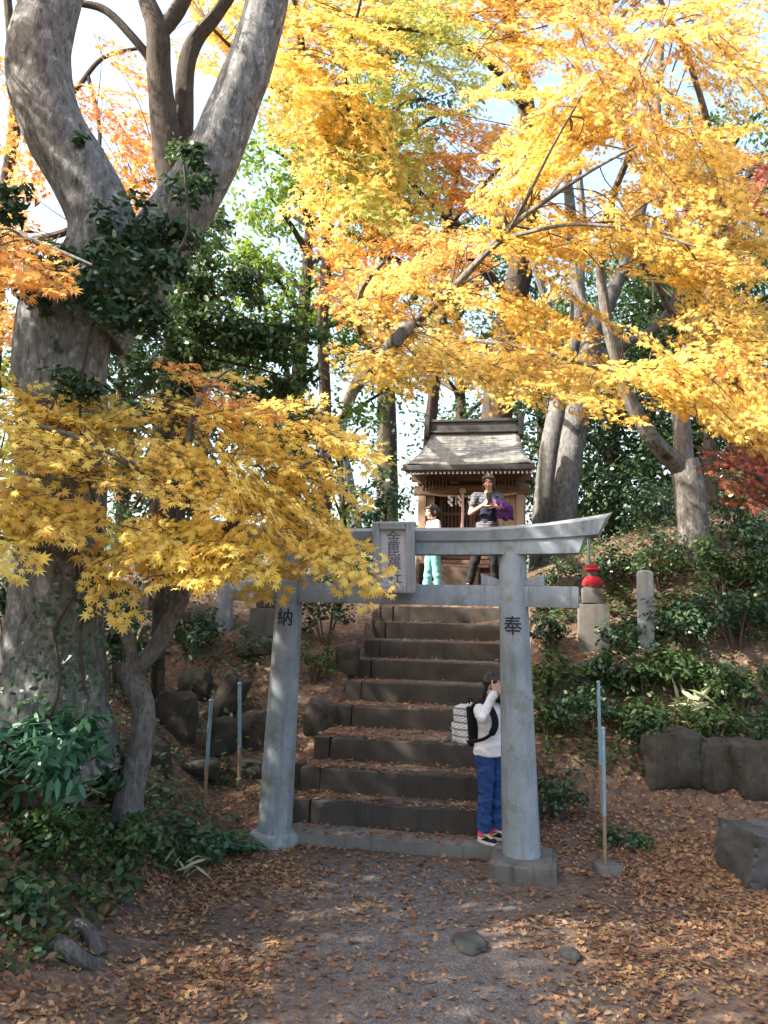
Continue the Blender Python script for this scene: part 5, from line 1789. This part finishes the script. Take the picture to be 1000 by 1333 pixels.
# dark evergreen leaves round the fork of the big tree (ivy and a camellia)
zy = hit(66, 985).y
t = thing('climbing_ivy', 'dark green ivy wrapping the fork and trunk of the big grey tree', 'ivy', P(100, 640, zy - .4))
cl = []
for (px, py, rp, n, dy) in [(110, 330, 40, 420, -.45), (70, 340, 34, 300, -.4), (150, 310, 38, 380, -.4), (200, 290, 40, 420, -.3), (95, 370, 46, 600, -.55), (160, 370, 50, 700, -.5), (50, 380, 34, 300, -.5), (210, 350, 44, 560, -.4),
                            (245, 240, 32, 330, -.3), (255, 205, 24, 200, -.25), (225, 310, 36, 380, -.3), (140, 420, 40, 460, -.5), (196, 420, 40, 460, -.4), (105, 505, 34, 420, -.55), (20, 255, 26, 200, -.3), (10, 280, 22, 160, -.3),
                            (102, 180, 12, 60, -.4)]:
    cl.append((tuple(P(px, py, zy + dy)), rp * mpp(zy), n))
crown_obj(t, cl, .062, 'darkgreen', nm='leaves', sub=9, curl=.15, dens=.72)
mb = MB()
for (path) in ([(60, 960), (80, 880), (70, 820), (100, 770), (95, 700)], [(110, 900), (105, 820), (120, 760), (130, 690), (110, 600), (105, 510), (120, 420)], [(230, 330), (245, 300), (243, 250), (240, 215)]):
    pts = [P(a, b_, zy - .55) for a, b_ in path]
    q, rr = catmull(pts, [.012] * len(pts), .1)
    mb.tube(q, .010, 5)
mb.build('stem', M['dark_bark'], t, world=True)
bs = []
for (px, py, n, s) in [(100, 765, 30, 18), (70, 800, 40, 20), (95, 835, 50, 22), (60, 870, 50, 25), (110, 790, 25, 14), (40, 910, 60, 26), (90, 930, 60, 26), (115, 880, 30, 14)]:
    q = np.array([tuple(P(px + rg.gauss(0, s), py + rg.gauss(0, s), zy - .52)) for _ in range(n)])
    bs.append((OVAL, q, np.tile(np.array([0, -1, .3]), (n, 1)) + nr.normal(size=(n, 3)) * .3, nr.normal(size=(n, 3)), nr.uniform(.03, .06, n), nr.random(n), .15))
leaf_obj('trailing_leaves', bs, M['darkgreen'], t)

t = thing('camellia_tree', 'dense dark camellia with glossy leaves right of the big grey trunk', 'tree', on_ground(205, 8.2))
mb = MB(); sk = bark_tube(mb, [on_ground(205, 8.2) - Vector((0, 0, .1)), P(215, 640, 7.9), P(245, 520, 7.6), P(265, 420, 7.3), P(250, 300, 7.2)], [.07, .06, .05, .035, .015], .1, 9, .08, 3, .2)
mb.build('trunk', M['dark_bark'], t, world=True)
cl = []; lb = MB()
for (px, py, rp, n) in [(190, 470, 44, 900), (240, 440, 46, 1000), (290, 420, 46, 1000), (335, 440, 40, 800), (370, 460, 36, 600), (210, 400, 44, 800), (265, 380, 42, 750), (310, 370, 34, 500), (270, 320, 36, 450), (300, 470, 46, 900), (240, 500, 44, 800), (350, 500, 40, 650), (390, 495, 34, 450),
                        (180, 540, 40, 500), (400, 430, 30, 350), (290, 285, 26, 220), (250, 215, 26, 220), (330, 545, 50, 700), (400, 550, 44, 500), (265, 250, 26, 220), (235, 190, 20, 120)]:
    c = P(px, py, 7.4 + rg.uniform(-.5, .5))
    cl.append((tuple(c), rp * mpp(7.3), n))
    q = min(sk, key=lambda s_: (s_ - c).length)
    lb.tube([q, (q + c) / 2 + rvec(.04), c], [.016, .011, .005], 5, False)
lb.build('limbs', M['dark_bark'], t, world=True)
crown_obj(t, cl, .066, 'green', sub=10, dens=.85)

# ---- shrubs: rows of (px, py of the base, half width px, height px, leaves, leaf size, material, label)
def shrub(px, py, w, h, n, size, mat, label, tpl=OVAL, nm='shrub', group=None, zoff=0.0, pt=None):
    g = hit(px, py) if pt is None else pt
    s = mpp(g.y)
    t = thing(nm, label, 'shrub', g, 0, group)
    rx, hz = w * s, h * s
    mb = MB(); cl = []
    k = 7
    for i in range(k):
        a = i * 2.4 + rg.random()
        rr = rx * rg.uniform(.15, .75)
        c = Vector((math.cos(a) * rr, math.sin(a) * rr * .8, hz * rg.uniform(.3, .8)))
        mb.tube([Vector((c.x * .15, c.y * .15, -.05)), Vector((c.x * .5, c.y * .5, c.z * .55)), c], [.012, .009, .004], 5, False)
        cl.append((tuple(c), min(rx, hz) * rg.uniform(.42, .62), n // k))
    mb.build('stems', M['twig'], t)
    bs = [clump_leaves(c, r, m_, size, 6, .9, .3) for c, r, m_ in cl]
    B = [np.concatenate([b_[i] for b_ in bs]) for i in range(5)]
    gz = np.array([terrain(g.x + p[0], g.y + p[1]) - g.z + .015 for p in B[0]])
    B[0][:, 2] = np.maximum(B[0][:, 2], gz)
    leaf_obj('foliage', [(tpl, *B, .14)], M[mat], t, world=False)
    return t
SHRUBS = [
    (730, 925, 46, 74, 900, .06, 'green', 'dense evergreen shrub just right of the right torii pillar'),
    (785, 905, 44, 66, 900, .06, 'darkgreen', 'dark shrub behind the tall thin pole on the right'),
    (838, 910, 46, 62, 900, .06, 'green', 'glossy shrub below the right stone post'),
    (770, 955, 50, 56, 800, .055, 'darkgreen', 'low dark shrub at mid slope behind the right poles'),
    (715, 962, 26, 56, 450, .055, 'green', 'narrow shrub touching the right pillar above the leaf litter'),
    (835, 955, 40, 50, 600, .055, 'green', 'low shrub left of the tan wall stones'),
    (726, 1066, 38, 62, 800, .045, 'darkgreen', 'small dense dark bush behind the right plinth'),
    (890, 905, 46, 66, 700, .065, 'green', 'shrub with a yellow leafed shoot above the tan wall stones'),
    (900, 850, 56, 64, 900, .06, 'darkgreen', 'dark shrub right of the stone post on the upper slope'),
    (965, 930, 40, 74, 700, .06, 'green', 'bright green tuft of a shrub near the right edge wall stones'),
    (960, 850, 60, 90, 1100, .06, 'darkgreen', 'wide dark shrub at the right edge below the red maple'),
    (945, 780, 56, 90, 1000, .065, 'green', 'shrub under the forked maple on its right side'),
    (990, 770, 50, 110, 1100, .065, 'darkgreen', 'tall dark shrub filling the right edge below the red maple'),
    (860, 770, 46, 56, 600, .06, 'green', 'shrub behind the right stone post'),
    (800, 770, 40, 60, 700, .06, 'darkgreen', 'dark shrub between the red hatted guardian and the stone post'),
    (800, 700, 40, 60, 700, .07, 'green', 'green shrub on the mound right of the lintel tip'),
    (850, 690, 46, 60, 700, .07, 'darkgreen', 'shrub on the knoll left of the forked maple'),
    (960, 700, 60, 80, 900, .07, 'green', 'shrub on the knoll right of the forked maple'),
    (425, 840, 46, 100, 1000, .06, 'darkgreen', 'dark shrub between the left pillar and the upper steps'),
    (400, 760, 50, 70, 900, .065, 'green', 'green shrub behind the tie beam right of the left pillar'),
    (455, 770, 30, 60, 500, .06, 'darkgreen', 'dark shrub at the left end of the top steps'),
    (410, 890, 34, 60, 500, .05, 'green', 'leafy sprig shrub above the squarish stone on the left slope'),
    (250, 860, 56, 80, 1000, .06, 'darkgreen', 'dark shrub right of the crooked maple above the boulders'),
    (330, 860, 46, 36, 450, .055, 'green', 'low shrub below the left guardian statue slab'),
    (215, 800, 60, 90, 1000, .065, 'darkgreen', 'dark shrub behind the fork of the crooked maple'),
    (150, 900, 50, 150, 1300, .065, 'darkgreen', 'tall dark shrub between the big trunk and the crooked maple'),
    (10, 870, 50, 170, 1300, .065, 'darkgreen', 'tall dark shrub left of the big trunk'),
    (130, 1040, 46, 70, 900, .055, 'darkgreen', 'dark leafy shrub at the left side of the crooked maple foot'),
    (240, 1130, 50, 52, 560, .05, 'darkgreen', 'low trailing shrub at the edge of the bank near the left pillar'),
    (60, 1120, 70, 56, 900, .05, 'green', 'low green shrub on the left bank below the blue green bush'),
    (170, 1130, 60, 50, 700, .05, 'green', 'low green shrub in front of the crooked maple foot'),
    (30, 1210, 50, 46, 360, .05, 'darkgreen', 'small dark shrub low on the left bank edge'),
    (836, 1105, 22, 18, 160, .04, 'green', 'tiny sprig in the litter right of the pole foot'),
    (800, 1102, 26, 22, 240, .045, 'darkgreen', 'small dark fern clump by the poles on the right'),
    (850, 985, 34, 44, 500, .05, 'darkgreen', 'low dark shrub spilling over the largest tan wall stone'),
    (935, 965, 44, 44, 600, .055, 'green', 'low shrub hanging over the gap between the tan wall stones'),
    (716, 850, 30, 50, 500, .055, 'darkgreen', 'dark shrub between the right pillar and the red hatted guardian'),
    (722, 772, 34, 44, 500, .06, 'darkgreen', 'dark shrub beside the shrine path under the right lintel end'),
    (815, 850, 40, 40, 500, .055, 'darkgreen', 'low dark shrub in front of the gap between guardian and stone post'),
    (870, 735, 40, 46, 500, .06, 'darkgreen', 'small dark shrub at the left foot of the forked maple'),
    (1010, 990, 36, 60, 500, .06, 'darkgreen', 'shrub hanging over the wall stone at the right edge'),
]
for a in SHRUBS: shrub(*a)
shrub(30, 1070, 80, 140, 900, .12, 'teal', 'big leaved blue green bush at the left edge below the big tree', LANCE * np.array([1, 2.2]), 'broadleaf_bush')

# ferns: arching fronds
def fern(px, py, Lpx, n, label):
    g = hit(px, py); s = mpp(g.y)
    t = thing('fern', label, 'fern', g)
    for k in range(n):
        a = 2 * math.pi * k / n + rg.uniform(-.3, .3)
        L = Lpx * s * rg.uniform(.75, 1.1)
        el = rg.uniform(.5, 1.0)
        d = Vector((math.cos(a) * math.cos(el), math.sin(a) * math.cos(el), math.sin(el)))
        mb = MB()
        pts = [d * L * f + Vector((0, 0, -.5 * L * f * f)) for f in [i / 8 for i in range(9)]]
        p_ = []; n_ = []; d_ = []; s_ = []
        side = d.cross(Vector((0, 0, 1))).normalized()
        for i in range(2, 30):
            f = i / 30
            q = d * L * f + Vector((0, 0, -.5 * L * f * f))
            for sg in (-1, 1):
                w = L * .24 * math.sin(math.pi * min(1, f * .86 + .14)) + .006
                dd = side * sg + d * .35
                p_.append(q + dd * w * .5); n_.append((0, 0, 1)); d_.append(dd); s_.append(w)
        f_ = leaf_obj('frond', [(LANCE * np.array([1, 1.6]), np.array([tuple(v) for v in p_]), np.array(n_) + nr.normal(size=(len(n_), 3)) * .15, np.array([tuple(v) for v in d_]), np.array(s_), nr.random(len(p_)), .1)], M['teal'], t, world=False)
fern(302, 1112, 62, 12, 'bright fern at the foot of the left torii pillar')
fern(262, 1122, 44, 8, 'smaller fern left of the bright fern by the pillar')

def bamboo_grass(px, py, Lpx, n, label):
    g = hit(px, py); s = mpp(g.y)
    t = thing('bamboo_grass', label, 'grass clump', g)
    p_ = []; n_ = []; d_ = []; s_ = []
    mb = MB()
    for k in range(n):
        a = rg.uniform(0, 6.28); el = rg.uniform(.2, 1.2)
        d = Vector((math.cos(a) * math.cos(el), math.sin(a) * math.cos(el) - .2, math.sin(el)))
        L = Lpx * s * rg.uniform(.5, 1.1)
        o = Vector((rg.gauss(0, .05), rg.gauss(0, .05), rg.uniform(.02, .12)))
        p_.append(o + d * L * .5); n_.append(Vector((0, -.5, 1)) + rvec(.4)); d_.append(d); s_.append(L)
        mb.tube([Vector((o.x * .3, o.y * .3, -.03)), o], .004, 4, False)
    mb.build('stems', M['twig'], t)
    leaf_obj('blades', [(LANCE, np.array([tuple(v) for v in p_]), np.array([tuple(v) for v in n_]), np.array([tuple(v) for v in d_]), np.array(s_), nr.random(len(p_)), .25)], M['straw'], t, world=False)
bamboo_grass(95, 1055, 44, 20, 'pale striped bamboo grass in front of the big tree')
bamboo_grass(245, 1145, 34, 16, 'pale bladed grass tuft at the bank edge beside the fern')
bamboo_grass(905, 940, 44, 24, 'dry pale grass hanging over the right wall stones')
bamboo_grass(170, 835, 34, 12, 'pale grass tuft on the slope behind the crooked maple')

# exposed roots on the bank
def root(label, path, r):
    pts = []
    for px, py, up in path:
        g = hit(px, py); pts.append(g + Vector((0, 0, up)))
    mb = MB(); s = mpp(pts[0].y)
    bark_tube(mb, pts, [r * s * (1 - .12 * i) for i in range(len(pts))], .04, 10, .14, r)
    o = mb.build('tree_root', M['root'])
    tag(o, label, 'root', 'exposed roots on the left bank')
root('thick bare root bending in a hook low on the left bank', [(66, 1228, -.03), (78, 1246, .05), (100, 1262, .05), (135, 1258, -.04)], 13)
root('bare root lying right above the hooked one', [(86, 1205, -.03), (108, 1222, .05), (132, 1246, .0)], 11)

# ground cover on the bank and the slopes; nobody could count it
def ground_cover():
    B = []
    pos = []; nn = []; ss = []
    def scatter(n, fx, fy, cond, dens):
        k = 0; tr = 0
        while k < n and tr < n * 20:
            tr += 1
            x = rg.uniform(*fx); y = rg.uniform(*fy)
            if not cond(x, y): continue
            if mnoise.noise((x * 1.6, y * 1.6, 7)) + .5 * mnoise.noise((x * 5, y * 5, 3)) < dens: continue
            z = terrain(x, y)
            pos.append((x, y, z + abs(rg.gauss(.02, .08)))); nn.append((rg.gauss(0, .4), -.3 + rg.gauss(0, .4), 1)); ss.append(rg.uniform(.03, .08)); k += 1
    scatter(9000, (-4.2, -.95), (3.6, 6.8), lambda x, y: y > 4.1 - .9 * (x + 1.2) * -.4 and terrain(x, y) > .10 + .05 * rg.random(), -.12)
    scatter(4200, (-4.5, -1.1), (6.8, 10.5), lambda x, y: suv(x, y)[0] < -1.1, -.02)
    scatter(9000, (1.0, 6.5), (7.0, 9.8), lambda x, y: suv(x, y)[0] > 1.1 and terrain(x, y) > .40, -.10)
    scatter(9000, (1.6, 7.5), (9.2, 13.5), lambda x, y: suv(x, y)[0] > 1.3, -.10)
    n = len(pos)
    o = leaf_obj('undergrowth', [(OVAL, np.array(pos), np.array(nn), nr.normal(size=(n, 3)), np.array(ss), nr.random(n), .15)], M['under'])
    tag(o, 'low dark green undergrowth over the banks beside the stairs', 'undergrowth', kind='stuff')
ground_cover()

# fallen leaves
def litter():
    pos = []; nn = []; ss = []
    def put(n, fx, fy, keep):
        k = 0; tr = 0
        while k < n and tr < n * 12:
            tr += 1
            x = rg.uniform(*fx); y = rg.uniform(*fy)
            if rg.random() > keep(x, y): continue
            u, v = suv(x, y)
            z = step_z(x, y)
            e = .004
            pos.append((x, y, z + rg.uniform(.004, .016)))
            if abs(u) < .95 and 0 <= v < 4.5: nn.append((rg.gauss(0, .2), rg.gauss(0, .2), 1))
            else:
                dx = terrain(x + .03, y) - z; dy = terrain(x, y + .03) - z
                nn.append((-dx / .03 + rg.gauss(0, .28), -dy / .03 + rg.gauss(0, .28), 1))
            ss.append(rg.uniform(.014, .030) if rg.random() < .72 else rg.uniform(.030, .046)); k += 1
    def path_d(x, y):
        d = abs(x - .25) / 1.15
        patch = .50 + .8 * mnoise.noise((x * 1.1, y * 1.1, 2.2)) + .6 * mnoise.noise((x * 4, y * 4, 5))
        mid = sstep(.45, 1.15, d + .35 * mnoise.noise((x * .9, y * .9, 9)))
        return max(.06, min(1, patch)) * (.20 + .80 * mid)
    put(27000, (-3.0, 3.2), (3.4, 6.6), path_d)
    put(13000, (-3.4, 4.6), (6.5, 8.6), lambda x, y: min(1, .75 + .5 * mnoise.noise((x * 2, y * 2, 4))) * (.75 if abs(suv(x, y)[0]) < .95 else 1))
    put(8000, (-4.5, 6.0), (8.6, 12.5), lambda x, y: min(1, .7 + .5 * mnoise.noise((x * 2, y * 2, 4))) * (.75 if abs(suv(x, y)[0]) < .95 else 1))
    n = len(pos)
    pos = np.array(pos); nn = np.array(nn); ss = np.array(ss); rn = nr.random(n); dd = nr.normal(size=(n, 3))
    h = nr.random(n) < .55
    bs = []
    for m_, tp, f in ((h, STAR5, 1.0), (~h, OVAL, 1.35)):
        bs.append((tp, pos[m_], nn[m_], dd[m_], ss[m_] * f, rn[m_], nr.normal(.05, .5, m_.sum())))
    o = leaf_obj('fallen_leaves', bs, M['litter'])
    tag(o, 'brown and orange fallen leaves lying over path, stairs and slopes', 'fallen leaves', kind='stuff')
litter()
